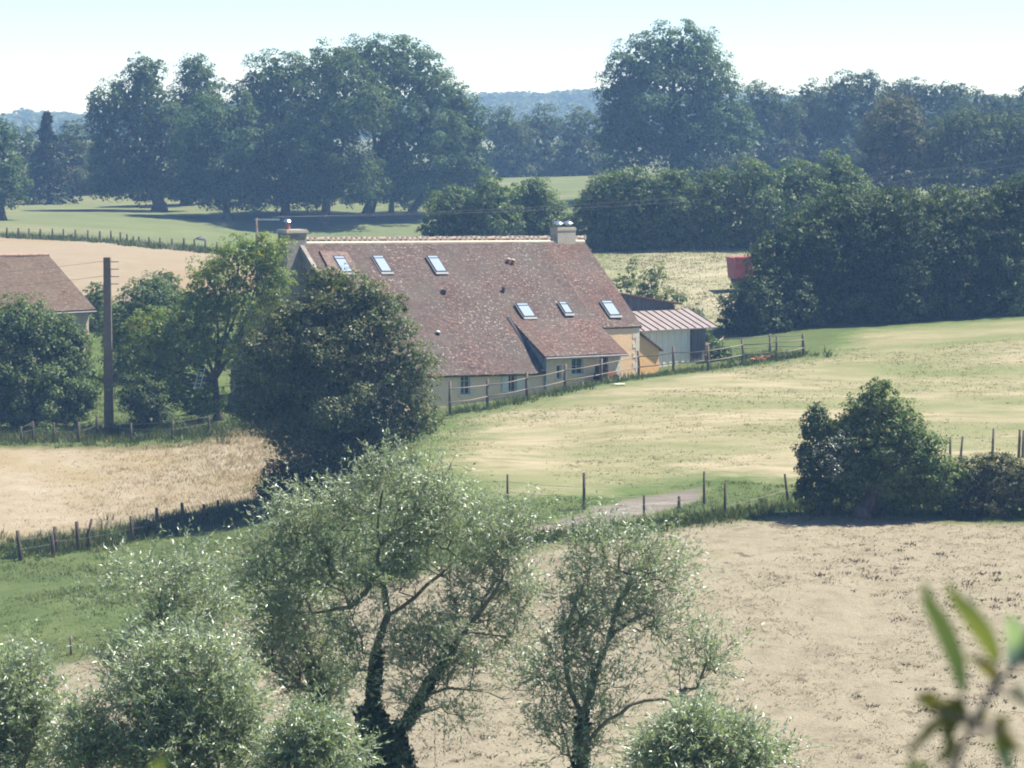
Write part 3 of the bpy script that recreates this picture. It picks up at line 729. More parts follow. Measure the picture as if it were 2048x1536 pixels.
# ------------------------------------------------------------------ foliage builders
def unit(v): return v / (np.linalg.norm(v, axis=-1, keepdims=True) + 1e-9)
def rdir(n): return unit(rng.normal(size=(n, 3)))
def leaf_verts(base, dirn, nrm, L, W):
    """one folded four-cornered leaf per row"""
    dirn = unit(dirn); side = unit(np.cross(dirn, nrm)); up = np.cross(side, dirn)
    L, W = np.asarray(L)[:, None], np.asarray(W)[:, None]
    mid = base + dirn * L * .45
    V = np.stack([base, mid + side * W * .5 + up * W * .12, base + dirn * L - up * L * .1, mid - side * W * .5 + up * W * .12], 1)
    return V.reshape(-1, 3)
def leaf_obj(name, V, mat, parent, label=None):
    o = raw_mesh(name, V, np.arange(len(V), dtype=np.int32).reshape(-1, 4), mat, parent)
    return o
def lobes(px_blobs, Y):
    """(px, py, rx, ry[, dY]) -> centres and radii in metres"""
    out = []
    for b in px_blobs:
        dy = b[4] if len(b) > 4 else 0
        y = Y + dy; c = P(b[0], b[1], y); s = m(y)
        out.append((c, np.array([b[2] * s, min((b[2] + b[3]) * .5, b[2] * 1.15) * s, b[3] * s])))
    return out
def crown_verts(lbs, ls, k=1.5, clump=.30, core=.6, up=.7, aspect=.66, ragged=1.0, keep=1.0, zmin=None):
    out = []; ls = ls * .76; k = k * .72
    for i, (c, r) in enumerate(lbs):
        Rm = float((r[0] * r[1] * r[2]) ** (1 / 3)); A = 4 * math.pi * Rm * Rm
        rc = max(clump * Rm, ls * 1.6); nc = max(10, int(A / (math.pi * rc * rc) * 1.9))
        d = rdir(nc); rad = 1 + ragged * (rng.uniform(-.30, .07, nc))
        cc = c + d * r * rad[:, None]
        inside = np.zeros(nc, bool)                # clumps buried in a neighbouring lobe are not needed
        for j, (c2, r2) in enumerate(lbs):
            if j != i: inside |= (((cc - c2) / r2) ** 2).sum(1) < .5
        sel = (~inside) & (rng.random(nc) < keep); cc, d = cc[sel], d[sel]; nc = len(cc)
        if nc == 0: continue
        csz = rc * rng.uniform(.6, 1.35, nc)
        n = int(1.3 * k * A / (ls * ls * .5) * nc / max(1, len(sel)))
        ci = rng.integers(0, nc, n)
        dd = rdir(n); dd = unit(dd + d[ci] * .4 + np.array([0, 0, .42]))
        p = cc[ci] + dd * (csz[ci] * rng.random(n) ** .3)[:, None] * np.array([1, 1, .72])
        nr = unit(dd * .75 + d[ci] * .4 + rdir(n) * .38 + np.array([0, 0, up]))
        ld = unit(np.cross(nr, rdir(n)) + np.array([0, 0, -.25]))
        L = ls * rng.uniform(.55, 1.3, n)
        out.append(leaf_verts(p - ld * L[:, None] * .5, ld, nr, L, L * aspect))
        nq = int(core * A / (ls * ls * 3))         # bigger sprays fill the inside
        if nq:
            p = c + rdir(nq) * r * (rng.random(nq) ** .5 * .8)[:, None]; L = ls * rng.uniform(1.6, 3, nq)
            out.append(leaf_verts(p, rdir(nq), rdir(nq), L, L * .8))
    V = np.concatenate(out)
    if zmin is not None:
        q = V.reshape(-1, 4, 3); V = q[q[:, :, 2].min(1) > zmin(q[:, 0, 0], q[:, 0, 1])].reshape(-1, 3)
    return V
BARK = bark('grey_brown_bark', (.085, .07, .055)); BARKP = bark('pale_bark', (.13, .10, .085)); BARKW = bark('willow_bark', (.20, .175, .13))
def above(x, y): return terrain(x, y) - .15
def tree(name, label, cat, px, Y, blobs, ls, mat, trunk=14, k=1.5, group=None, bark_mat=None, limbs=True, multi=None, **kw):
    x = (px - 1024) / FPX * Y; z = tz(x, Y)
    root = empty(name, (x, Y, z), label, cat, group)
    lb = lobes(blobs, Y)
    V = crown_verts(lb, ls, k, zmin=above, **kw)
    leaf_obj('crown', V, mat, root)
    B = MB(); tr = trunk * m(Y) / 2
    cen = sum(c * (r[0] * r[2]) for c, r in lb) / sum(r[0] * r[2] for c, r in lb)
    low = min(c[2] - r[2] for c, r in lb); fork = np.array([x * .7 + cen[0] * .3, Y, max(z + .8, min(low + (cen[2] - low) * .45, z + (cen[2] - z) * .6))])
    for dx in (multi or [0]):
        b0 = np.array([x + dx * m(Y), Y + rng.uniform(-.3, .3), 0]); b0[2] = tz(b0[0], b0[1]) - .2
        if dx != (multi or [0])[0]:
            B.build('stem', bark_mat or BARK, root, True); B = MB()
        B.tube([b0, b0 + (0, 0, .3 + tr), b0 * .6 + fork * .4, fork], [tr * 1.6, tr * 1.05, tr * .9, tr * .72], 10)
    if limbs:
        for c, r in lb:
            mid = fork * .5 + c * .5 + rdir(1)[0] * r * .15 + np.array([0, 0, -.1 * abs(c[2] - fork[2])])
            B.tube([fork - (0, 0, .2), mid, c, c + rdir(1)[0] * r * .5 + (0, 0, r[2] * .3)], [tr * .5, tr * .32, tr * .18, tr * .05], 6)
    B.build('trunk', bark_mat or BARK, root, True)
    return root
def copy_tree(o, label=None, group=None):
    c = o.copy(); COL.objects.link(c)
    if label: c['label'] = label
    if group: c['group'] = group
    for ch in [q for q in S.objects if q.parent == o]:
        d = ch.copy(); COL.objects.link(d); d.parent = c
    return c

OAK = leaf_mat('oak_leaves', (0.031, 0.060, 0.020), (0.116, 0.181, 0.060), (.10, .10, .035), .05, .3, .012, .55, .16)
OAK2 = leaf_mat('lime_leaves', (0.031, 0.065, 0.024), (0.129, 0.199, 0.075), None, .05, .3, .012, .55, .14)
WOOD = leaf_mat('woodland_leaves', (0.033, 0.058, 0.023), (0.121, 0.167, 0.070), (.11, .095, .045), .07, .3, .012, .55, .12)
BROWNISH = leaf_mat('chestnut_leaves', (0.045, 0.063, 0.027), (0.135, 0.143, 0.060), (.15, .11, .05), .2, .3, .012, .55, .16)
CONI = leaf_mat('fir_needles', (0.013, 0.029, 0.018), (0.036, 0.058, 0.034), None, .05, .1, .02, .6, .3)
HEDGE = leaf_mat('hedge_leaves', (0.038, 0.072, 0.023), (0.169, 0.247, 0.078), (.15, .15, .05), .08, .32, .02, .5, .25)
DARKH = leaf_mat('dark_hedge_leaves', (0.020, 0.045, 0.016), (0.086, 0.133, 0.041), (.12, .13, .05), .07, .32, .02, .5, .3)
WALN = leaf_mat('walnut_leaves', (.095, .155, .038), (.25, .31, .085), (.40, .34, .09), .08, .46, .02, .5, .4)
MAPLE = leaf_mat('field_maple_leaves', (.036, .064, .02), (0.149, 0.178, 0.057), (.21, .17, .075), .10, .34, .03, .5, .5)
BRIGHT = leaf_mat('light_shrub_leaves', (.045, .08, .022), (.12, .165, .055), None, .05, .42, .02, .5, .3)
SCRUB = leaf_mat('scrub_leaves', (0.042, 0.079, 0.023), (0.169, 0.245, 0.067), (.20, .19, .06), .1, .32, .02, .5, .5)
BRAMBLE = leaf_mat('bramble_leaves', (0.036, 0.050, 0.017), (0.112, 0.132, 0.046), (.18, .13, .07), .14, .42, .02, .5, .6)
HOP = leaf_mat('old_mans_beard', (.07, .10, .06), (.26, .30, .24), (.42, .44, .40), .12, .3, .08, .4, .6)

# ------------------------------------------------------------------ trees on the plateau
far = 'great field trees standing in the far meadow'
tree('oak_tree', 'ragged oak with a thick lone trunk, left end of the big field trees', 'tree', 320, 385,
     [(292, 155, 38, 46), (240, 205, 48, 48), (300, 215, 50, 60), (205, 255, 32, 50), (255, 305, 70, 58), (215, 330, 40, 50), (310, 345, 62, 48), (190, 215, 14, 40), (345, 270, 40, 60), (285, 375, 60, 30), (215, 370, 45, 28), (355, 372, 40, 30)], .42, OAK, 26, group=far, ragged=1.2, clump=.3)
tree('oak_tree', 'upright oak with a narrow flat head rising behind the lone thick trunk', 'tree', 372, 398,
     [(390, 145, 36, 36), (410, 190, 42, 44), (372, 215, 40, 50), (425, 240, 34, 40), (385, 290, 55, 60), (385, 355, 50, 40)], .42, OAK, 18, group=far, ragged=1.2, clump=.3)
tree('oak_tree', 'low spreading oak whose boughs sweep to the grass beside the lone thick trunk', 'tree', 455, 374,
     [(420, 245, 62, 55), (385, 310, 48, 50), (440, 345, 75, 55), (490, 285, 62, 70), (375, 370, 46, 34), (480, 388, 60, 32), (425, 390, 50, 28)], .42, OAK2, 16, group=far, ragged=1.2)
tree('oak_tree', 'broad oak with a sloping rounded shoulder in the middle of the big clump', 'tree', 572, 378,
     [(555, 160, 70, 55), (515, 215, 68, 62), (605, 215, 75, 80), (550, 300, 95, 70), (545, 372, 95, 44), (630, 340, 60, 62), (600, 385, 60, 28)], .42, OAK2, 18, group=far, ragged=1.2)
tree('oak_tree', 'tall oak under the highest left top of the big clump, above the house chimney', 'tree', 650, 371,
     [(665, 138, 62, 48), (700, 215, 78, 75), (650, 300, 82, 75), (705, 358, 70, 50), (635, 378, 60, 36)], .42, OAK, 20, group=far, ragged=1.2)
tree('oak_tree', 'huge oak with the tallest dome of the big clump', 'tree', 738, 380,
     [(735, 120, 55, 48), (800, 125, 70, 52), (850, 165, 55, 58), (790, 215, 92, 85), (845, 290, 80, 80), (760, 345, 75, 60), (815, 380, 70, 34), (740, 380, 50, 26)], .42, OAK2, 24, group=far, ragged=1.2)
tree('oak_tree', 'right hand oak of the big clump, its lower boughs stepping down towards the hedge', 'tree', 826, 386,
     [(905, 205, 44, 40), (935, 255, 44, 52), (895, 280, 55, 55), (925, 330, 50, 60), (870, 372, 70, 40), (950, 355, 30, 50), (920, 385, 60, 30)], .42, OAK, 18, group=far, ragged=1.35)
tree('small_tree', 'slim young tree standing under the big clump between two thick trunks', 'tree', 783, 384, [(783, 372, 26, 24), (790, 350, 22, 20)], .4, OAK, 12, group=far)
tree('oak_tree', 'solitary giant domed oak standing over the hedge right of the skyline gap', 'tree', 1352, 402,
     [(1352, 105, 78, 58), (1285, 140, 68, 62), (1405, 150, 60, 70), (1245, 195, 48, 70), (1330, 220, 110, 90), (1430, 225, 62, 75), (1260, 290, 66, 62), (1390, 295, 105, 68), (1482, 275, 36, 60), (1225, 260, 32, 50)], .45, OAK2, 30, ragged=1.15)
tree('linden_tree', 'tall tree cut off by the left edge of the photo, above the meadow', 'tree', 5, 352, [(5, 275, 26, 45), (0, 340, 42, 60), (20, 365, 38, 48), (-30, 360, 60, 60)], .4, OAK2, 16)
# conifer: tiers of drooping boughs
x = (98 - 1024) / FPX * 405; zc = tz(x, 405); top = P(98, 222, 405)[2]
cf_ = empty('fir_tree', (x, 405, zc), 'dark pointed conifer among rounder trees beyond the meadow', 'tree')
out = []
for i in range(26):
    t = i / 25; zz = top - .3 - t * (top - zc - 1.2); rr = .2 + 4.3 * t ** .95
    nb = 7 + int(6 * t)
    for a in rng.uniform(0, 2 * math.pi, nb):
        n = 26; s = rng.random(n) ** .7 * rr * rng.uniform(.6, 1.2)
        p = np.stack([x + np.cos(a) * s, 405 + np.sin(a) * s, zz - s * .28 + rng.normal(0, .12, n)], 1)
        dr = np.array([math.cos(a), math.sin(a), -.5]) + rng.normal(0, .45, (n, 3))
        out.append(leaf_verts(p, dr, rdir(n) + (0, 0, .6), rng.uniform(.3, .7, n), rng.uniform(.15, .3, n)))
leaf_obj('crown', np.concatenate(out), CONI, cf_)
B = MB(); B.tube([(x, 405, zc - .2), (x, 405, zc + 2), (x, 405, top - .4)], [.28, .22, .03], 8); B.build('trunk', BARK, cf_, True)
for lab, px, Y, bl in (('small bushy tree between the conifer and the left photo edge, behind the meadow', 48, 428, [(48, 300, 28, 44), (62, 345, 44, 46), (50, 370, 40, 30)]),
                       ('rounded leafy tree directly right of the conifer, behind the meadow', 150, 432, [(148, 285, 34, 40), (150, 340, 50, 50), (175, 370, 40, 28)]),
                       ('low dark tree at the meadow back, under the boughs of the ragged oak', 215, 440, [(205, 330, 46, 50), (245, 360, 46, 36), (190, 372, 40, 26)])):
    tree('small_tree', lab, 'tree', px, Y, bl, .42, WOOD, 10)
# hedge line at the back of the meadow seen under the boughs
# woodland in the skyline gap and to the right
gapg = 'trees of the distant woodland'
for lab, px, Y, bl in (
    ('leftmost woodland tree in the skyline gap, touching the big clump', 1010, 500, [(1005, 255, 42, 40), (1000, 310, 48, 46), (1035, 285, 36, 45)]),
    ('middle woodland tree in the skyline gap, below the blue hill', 1090, 505, [(1085, 255, 42, 38), (1090, 308, 52, 46)]),
    ('woodland tree in the skyline gap leaning against the giant domed oak', 1165, 498, [(1160, 255, 42, 40), (1165, 310, 48, 46)]),
    ('woodland tree with a sloping crown, just right of the giant domed oak', 1545, 455, [(1520, 215, 42, 48), (1560, 235, 50, 52), (1540, 300, 66, 50)]),
    ('thin topped woodland tree with sky showing through its crown', 1625, 460, [(1628, 205, 40, 40), (1600, 250, 40, 50), (1650, 240, 40, 55), (1630, 300, 60, 50)]),
    ('tall woodland tree with a split double head, left head of the two', 1690, 450, [(1690, 182, 36, 36), (1680, 230, 45, 50), (1690, 300, 55, 55)]),
    ('narrow round headed woodland tree, highest point of the right skyline', 1736, 452, [(1733, 176, 28, 34), (1735, 230, 34, 50), (1740, 300, 42, 55)]),
    ('woodland tree with a broad flat top behind the brownish tree', 1805, 470, [(1790, 195, 40, 32), (1830, 190, 34, 30), (1810, 240, 60, 45), (1810, 300, 60, 50)]),
    ('woodland tree with a small bump on its crown, between two skyline notches', 1880, 468, [(1868, 195, 26, 26), (1910, 200, 46, 34), (1890, 250, 60, 50), (1890, 310, 60, 45)]),
    ('woodland tree with a low rounded top near the right photo edge', 1975, 455, [(1960, 225, 55, 40), (2000, 225, 45, 36), (1980, 290, 75, 55)]),
    ('last woodland tree, cut off by the right photo edge', 2055, 450, [(2050, 215, 34, 40), (2060, 270, 55, 60), (2060, 330, 50, 40)]),
    ):
    tree('woodland_tree', lab, 'tree', px, Y, bl + [(px - 15, 335, 42, 30), (px + 25, 338, 42, 28)], .5, WOOD, 14, k=1.4, group=gapg, ragged=1.2, limbs=False)
tree('chestnut_tree', 'brownish tinged round tree standing in front of the right hand woodland', 'tree', 1795, 345, [(1795, 235, 52, 45), (1765, 285, 50, 50), (1825, 290, 52, 55), (1790, 345, 80, 50)], .42, BROWNISH, 16, ragged=1.2)
tree('woodland_tree', 'dark tree between the brownish tree and the right hand end, above the tall hedge', 'tree', 1905, 340, [(1900, 285, 55, 60), (1940, 270, 45, 55), (1910, 345, 75, 50)], .42, WOOD, 14, ragged=1.2, group=gapg)
tree('woodland_tree', 'dark woodland tree at the right photo edge, just above the tall hedge', 'tree', 2020, 342, [(2015, 290, 55, 60), (2060, 280, 50, 60), (2020, 350, 75, 50)], .42, WOOD, 14, ragged=1.2, group=gapg)
tree('bush', 'low bush in front of the giant oak foot, filling the dark gap at its base', 'bush', 1480, 398, [(1480, 340, 60, 30), (1400, 345, 50, 26)], .4, WOOD, 8, limbs=False)
# hedge of the middle distance: separate bushes
mid = 'bushes of the field hedge behind the farmhouse'
for lab, px, Y, bl in (
    ('rounded hedge bush, first one right of the shaded meadow behind the ridge', 905, 266, [(900, 422, 50, 48), (885, 455, 45, 36), (940, 420, 36, 42), (910, 475, 60, 26)]),
    ('taller hedge bush left of the chimney with twin steel cowls', 985, 264, [(985, 400, 46, 44), (1000, 445, 58, 45), (990, 478, 60, 26)]),
    ('hedge bush just behind the chimney with twin steel cowls', 1075, 266, [(1068, 398, 46, 42), (1095, 440, 52, 48), (1045, 440, 45, 45), (1075, 478, 65, 26)]),
    ('hedge bush starting the long right hand run, beside the pale field gap', 1195, 264, [(1180, 410, 36, 36), (1220, 385, 42, 45), (1200, 450, 60, 52), (1205, 482, 55, 24)]),
    ('pale topped hedge bush below the left flank of the giant oak', 1275, 262, [(1270, 375, 44, 38), (1300, 420, 50, 60), (1260, 455, 55, 48), (1285, 482, 55, 24)]),
    ('hedge bush directly below the centre of the giant oak', 1355, 261, [(1350, 375, 45, 38), (1345, 425, 55, 60), (1375, 455, 58, 46), (1360, 482, 55, 22)]),
    ('hedge bush below the right flank of the giant oak', 1440, 260, [(1430, 380, 46, 40), (1450, 435, 58, 62), (1450, 480, 58, 22)]),
    ('greener hedge bush left of the tall dark hedge, fifth in the long run', 1525, 259, [(1510, 365, 48, 40), (1535, 425, 62, 68), (1530, 475, 60, 24)]),
    ('hedge bush half hidden by the tall dark hedge, near the brownish tree', 1605, 260, [(1595, 360, 48, 40), (1610, 410, 60, 60)]),
    ('last hedge bush of the long run, below the brownish tree', 1685, 262, [(1675, 345, 44, 40), (1690, 395, 55, 55)]),
    ):
    tree('bush', lab, 'bush', px, Y, bl, .3, HEDGE, 7, k=1.6, group=mid, ragged=1.1, core=.9)
# tall dark hedge to the right of the yard
th = 'tall shrubs of the dark hedge right of the yard'
for lab, px, Y, bl in (
    ('low leafy shrub at the foot of the dark hedge beside the red trailer', 1490, 203, [(1480, 610, 40, 44), (1520, 600, 45, 62), (1475, 645, 40, 32), (1530, 645, 60, 38)]),
    ('sloping left end shrub of the dark hedge, leaning over the red trailer', 1590, 205, [(1560, 530, 62, 60), (1615, 475, 55, 55), (1590, 600, 75, 80), (1535, 500, 30, 34)]),
    ('tall shrub in the dark hedge with the first spiky top', 1690, 206, [(1685, 430, 62, 52), (1660, 510, 65, 80), (1700, 600, 80, 82), (1740, 480, 60, 85), (1635, 520, 50, 90)]),
    ('tall shrub at the middle of the dark hedge', 1790, 206, [(1790, 425, 66, 52), (1790, 520, 75, 85), (1800, 605, 85, 75), (1842, 475, 58, 85), (1740, 590, 60, 80)]),
    ('tall shrub of the dark hedge, second from the right photo edge', 1895, 207, [(1890, 425, 66, 50), (1900, 510, 72, 85), (1900, 605, 85, 72), (1945, 470, 58, 85), (1850, 590, 60, 80)]),
    ('tallest shrub of the dark hedge, cut off by the right photo edge', 2010, 207, [(2000, 420, 62, 50), (2055, 400, 48, 60), (2010, 510, 80, 90), (2010, 600, 90, 72)]),
    ):
    tree('hedge_shrub', lab, 'shrub', px, Y, bl, .23, DARKH, 12, k=1.6, group=th, ragged=1.0, core=.9, clump=.22, multi=[-14, 0, 12])

# ------------------------------------------------------------------ trees round the farm
tree('hazel_bush', 'dark rounded bush in front of the barn, cut off by the left photo edge', 'bush', 45, 172, [(40, 655, 75, 62), (10, 745, 75, 85), (75, 770, 85, 80), (-60, 740, 70, 100), (30, 815, 90, 40)], .19, HEDGE, 12, k=1.6, core=.9, multi=[-20, 0, 25], clump=.26)
tree('hazel_bush', 'dark bush beside the utility pole, under the barn eaves', 'bush', 140, 173, [(115, 690, 58, 62), (150, 690, 30, 36), (155, 770, 52, 70), (120, 800, 65, 50)], .19, HEDGE, 10, k=1.6, core=.9, multi=[-14, 8], clump=.26)
tree('walnut_tree', 'light green walnut tree with open boughs rising in front of the house gable', 'tree', 433, 171,
     [(535, 505, 50, 40), (480, 520, 55, 45), (430, 560, 58, 50), (540, 570, 46, 45), (480, 610, 70, 50), (400, 620, 45, 45), (310, 660, 60, 42), (370, 700, 70, 45), (285, 720, 45, 50), (440, 690, 55, 45), (350, 770, 70, 50), (400, 800, 50, 40)],
     .19, WALN, 17, k=1.5, core=.35, keep=.92, ragged=1.5, clump=.3)
tree('shrub', 'mid green shrub right of the utility pole, behind the walnut tree', 'shrub', 300, 190, [(300, 600, 60, 45), (250, 660, 50, 55), (340, 660, 60, 60), (280, 730, 70, 50)], .2, HEDGE, 10, group=None, core=.6)
tree('shrub', 'pale feathery shrub against the wheat field, left of the utility pole top', 'shrub', 195, 204, [(190, 600, 28, 34), (205, 650, 30, 40)], .2, BRIGHT, 6)
tree('shrub', 'pale feathery shrub against the wheat field, between the pole and the walnut tree', 'shrub', 330, 204, [(330, 575, 36, 30), (310, 610, 50, 40), (370, 620, 50, 40)], .2, BRIGHT, 6)
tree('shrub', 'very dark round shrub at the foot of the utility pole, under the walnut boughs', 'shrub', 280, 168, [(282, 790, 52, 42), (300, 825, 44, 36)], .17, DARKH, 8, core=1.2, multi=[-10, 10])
tree('field_maple', 'big dark round tree with reddish tinged leaves standing before the farmhouse', 'tree', 665, 146,
     [(690, 590, 75, 52), (600, 645, 78, 60), (760, 640, 68, 60), (665, 690, 110, 85), (540, 730, 78, 80), (800, 730, 72, 75), (520, 810, 62, 52), (825, 830, 56, 50), (670, 800, 130, 95), (760, 850, 75, 55), (600, 860, 85, 60), (680, 915, 100, 60), (640, 560, 30, 26)],
     .19, MAPLE, 30, k=1.6, core=.6, ragged=1.45, clump=.3)
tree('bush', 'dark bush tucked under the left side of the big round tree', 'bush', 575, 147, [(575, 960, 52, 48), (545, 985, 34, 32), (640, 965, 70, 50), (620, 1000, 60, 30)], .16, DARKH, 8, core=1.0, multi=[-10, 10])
tree('fig_tree', 'sparse little fruit tree rising behind the tall dark boarded shed', 'tree', 1290, 199, [(1264, 540, 9, 28), (1298, 562, 18, 24), (1318, 545, 14, 18), (1243, 562, 16, 13), (1270, 580, 22, 18), (1310, 585, 26, 18), (1343, 592, 20, 9), (1352, 600, 14, 8)], .26, SCRUB, 5, k=1.5, core=.0, ragged=1.5, keep=.85, clump=.4)
tree('shrub', 'light green shrub at the gable end of the white sided shed', 'shrub', 1395, 197, [(1395, 640, 14, 30), (1402, 665, 15, 22), (1412, 690, 18, 24)], .2, BRIGHT, 4)
tree('shrub', 'weedy shrub in the fenced corner beside the white sided shed', 'shrub', 1440, 192, [(1432, 700, 20, 20), (1455, 710, 16, 12)], .18, HEDGE, 3)
tree('scrub_tree', 'bushy hedgerow tree with a flared pale trunk alone in the mown meadow border', 'tree', 1733, 128,
     [(1760, 800, 36, 44), (1725, 830, 38, 44), (1790, 850, 58, 52), (1735, 890, 62, 58), (1830, 900, 58, 50), (1690, 860, 34, 34), (1790, 945, 85, 48), (1860, 940, 46, 44), (1715, 945, 55, 36), (1800, 975, 100, 36, 1.3), (1690, 975, 60, 32, 1.3), (1870, 985, 60, 32, .8), (1890, 960, 50, 40, .5), (1760, 990, 60, 24, 1.2)],
     0.16, SCRUB, 32, k=1.7, bark_mat=BARKP, core=.8, clump=.26, ragged=1.25)
tree('shrub', 'upright shrub at the left of the flared pale trunk, hung with pale climber leaves', 'shrub', 1650, 128.5, [(1630, 850, 26, 44), (1625, 910, 34, 60), (1665, 890, 38, 55), (1640, 965, 42, 45), (1605, 985, 20, 22)], .15, DARKH, 8, k=1.7, core=.8, multi=[-8, 8])
V = crown_verts(lobes([(1660, 910, 30, 34, -1.0), (1680, 885, 24, 22, -1.0), (1672, 945, 20, 24, -1.2)], 128), .12, .55, core=0, keep=.7, ragged=1.3)
vine = empty('climber', (P(1665, 1000, 127)[0], 127, tz(P(1665, 1000, 127)[0], 127)), 'pale flowering climber draped over the upright shrub beside the flared trunk', 'climbing plant')
leaf_obj('foliage', V, HOP, vine)
tree('bramble_hedge', 'low brown tinged bramble hedge reaching the right photo edge below leaning stakes', 'hedge', 1960, 129, [(1930, 960, 46, 44), (1985, 955, 50, 52), (2045, 965, 50, 45), (1900, 985, 44, 30), (2100, 960, 55, 48), (1960, 1000, 90, 26), (2050, 1000, 60, 26)], .14, BRAMBLE, 4, k=1.5, core=1.2, multi=[-40, -10, 20, 60])

# ------------------------------------------------------------------ the willows in the valley
WIL = leaf_mat('willow_leaves', (.125, .165, .115), (.27, .32, .235), (.36, .36, .20), .03, .36, .13, .5, .8, under=(.38, .44, .36))
WIL2 = leaf_mat('sallow_leaves', (.125, .17, .115), (.28, .335, .24), (.36, .34, .18), .04, .36, .13, .5, .9, under=(.40, .47, .38))
IVY = leaf_mat('ivy_leaves', (.012, .032, .008), (.045, .085, .018), None, .05, .15, .07, .4, .8)
def willow(name, label, cat, px, Y, limbs, blobs, ncl, twigs=6, tlen=.85, per=13, L=.098, W=.021, mat=WIL, base_r=.22, group=None, ivy=None, droop=.25, bark_mat=None):
    """grow branches from the drawn limbs to points spread through the crown, then leafy twigs"""
    bx = (px - 1024) / FPX * Y; bz = tz(bx, Y)
    root = empty(name, (bx, Y, bz), label, cat, group)
    pos, par = [np.array([bx, Y, bz - .2])], [-1]
    fixed = {}
    for li, lb in enumerate(limbs):
        pts = [P(a[0], a[1], Y + (a[2] if len(a) > 2 else 0)) for a in lb]
        start = min(range(len(pos)), key=lambda i: np.linalg.norm(pos[i] - pts[0])); prev = start; last = pos[start]
        for p in pts:
            k = max(1, int(np.linalg.norm(p - last) / .28))
            for j in range(1, k + 1):
                q = last + (p - last) * j / k + (rng.normal(0, .025, 3) if j < k else 0)
                pos.append(q); par.append(prev); prev = len(pos) - 1
            last = p
    lobs = lobes(blobs, Y); wts = np.array([r[0] * r[2] for c, r in lobs]); wts /= wts.sum()
    att = []
    for (c, r), w in zip(lobs, wts):
        n = max(2, int(round(ncl * w)))
        att.append(c + rdir(n) * r * (rng.random(n) ** .42 * rng.choice([1, 1, 1, 1.25], n))[:, None])
    att = np.concatenate(att); skel = np.array(pos)
    order = np.argsort([np.min(np.linalg.norm(skel - a, axis=1)) for a in att])
    tips = []
    for i in order:
        a = att[i]; arr = np.array(pos)
        d = np.linalg.norm(arr - a, axis=1) + np.maximum(0, arr[:, 2] - a[2] + .1) * .8     # branches come from below
        j = int(np.argmin(d)); s = pos[j]; prev = j; dist = np.linalg.norm(a - s)
        k = max(1, int(dist / .3)); bow = np.array([0, 0, -.13 * dist]) + rng.normal(0, .05, 3) * dist
        for q in range(1, k + 1):
            t = q / k; p = s + (a - s) * t + bow * 4 * t * (1 - t) * .7 + (rng.normal(0, .02, 3) if q < k else 0)
            pos.append(p); par.append(prev); prev = len(pos) - 1
        tips.append(prev)
    n = len(pos); cnt = np.zeros(n)
    for t in tips: cnt[t] += 1
    for i in range(n - 1, 0, -1): cnt[par[i]] += cnt[i]
    cnt = np.maximum(cnt, .6)
    rad = .007 * cnt ** .5; ex = math.log(base_r / .006) / math.log(max(cnt[0], 3)); rad = .006 * cnt ** min(ex, .62)
    kids = [[] for _ in range(n)]
    for i in range(1, n): kids[par[i]].append(i)
    B = MB(); starts = [0]
    while starts:
        s = starts.pop(); ch = [s] if s == 0 else [par[s], s]; cur = s
        while kids[cur]:
            ks = sorted(kids[cur], key=lambda i: -cnt[i]); starts += ks[1:]; cur = ks[0]; ch.append(cur)
        if len(ch) > 1:
            rr = [rad[i] for i in ch]
            if ch[0] != s and len(rr) > 1: rr[0] = min(rr[0], rr[1] * 1.25)
            B.tube([pos[i] for i in ch], rr, 9 if rr[0] > .06 else (5 if rr[0] > .02 else 3), cap=False)
    lv = []; tw = MB()
    for t in tips:
        d0 = unit(pos[t] - pos[par[t]])
        for q in range(twigs):
            d = unit(d0 * .6 + rdir(1)[0] * .75 + np.array([0, 0, .45])); ln = tlen * rng.uniform(.4, 1.35)
            s = pos[t] + rng.normal(0, .06, 3)
            u = np.sort(rng.random(per)) * .9 + .1
            pts = s + d * (u * ln)[:, None] + np.array([0, 0, -1]) * (u ** 2 * ln * droop * rng.uniform(.3, 1.6))[:, None]
            if q % 3 == 0: tw.tube([s, pts[per // 2], pts[-1]], [.006, .004, .002], 3, cap=False)
            ld = d * .75 + rdir(per) * .6 + np.array([0, 0, -.15])
            nr = rdir(per) * .8 + np.array([0, 0, .7])
            l = L * rng.uniform(.6, 1.35, per)
            lv.append(leaf_verts(pts, ld, nr, l, W * rng.uniform(.8, 1.4, per)))
    B.V += []; n0 = len(B.V); B.add(tw.V, tw.F)
    leaf_obj('crown', np.concatenate(lv), mat, root)
    B.build('trunk', bark_mat or BARKW, root, True)
    if ivy:
        vv = []
        for a, b, r, cntv in ivy:
            p0, p1 = P(*a), P(*b); t = rng.random(cntv)[:, None]
            dr = rdir(cntv); dr[:, 2] *= .4; dr = unit(dr)
            p = p0 + (p1 - p0) * t + dr * (r * (1 - .35 * t[:, 0]) * rng.uniform(.75, 1.25, cntv))[:, None]
            L_ = rng.uniform(.06, .12, cntv)
            vv.append(leaf_verts(p, rdir(cntv) + (0, 0, -.9), dr + rdir(cntv) * .5, L_, L_ * .85))
        leaf_obj('ivy', np.concatenate(vv), IVY, root)
    return root
wg = 'willows growing on the valley floor'
Y1 = 60
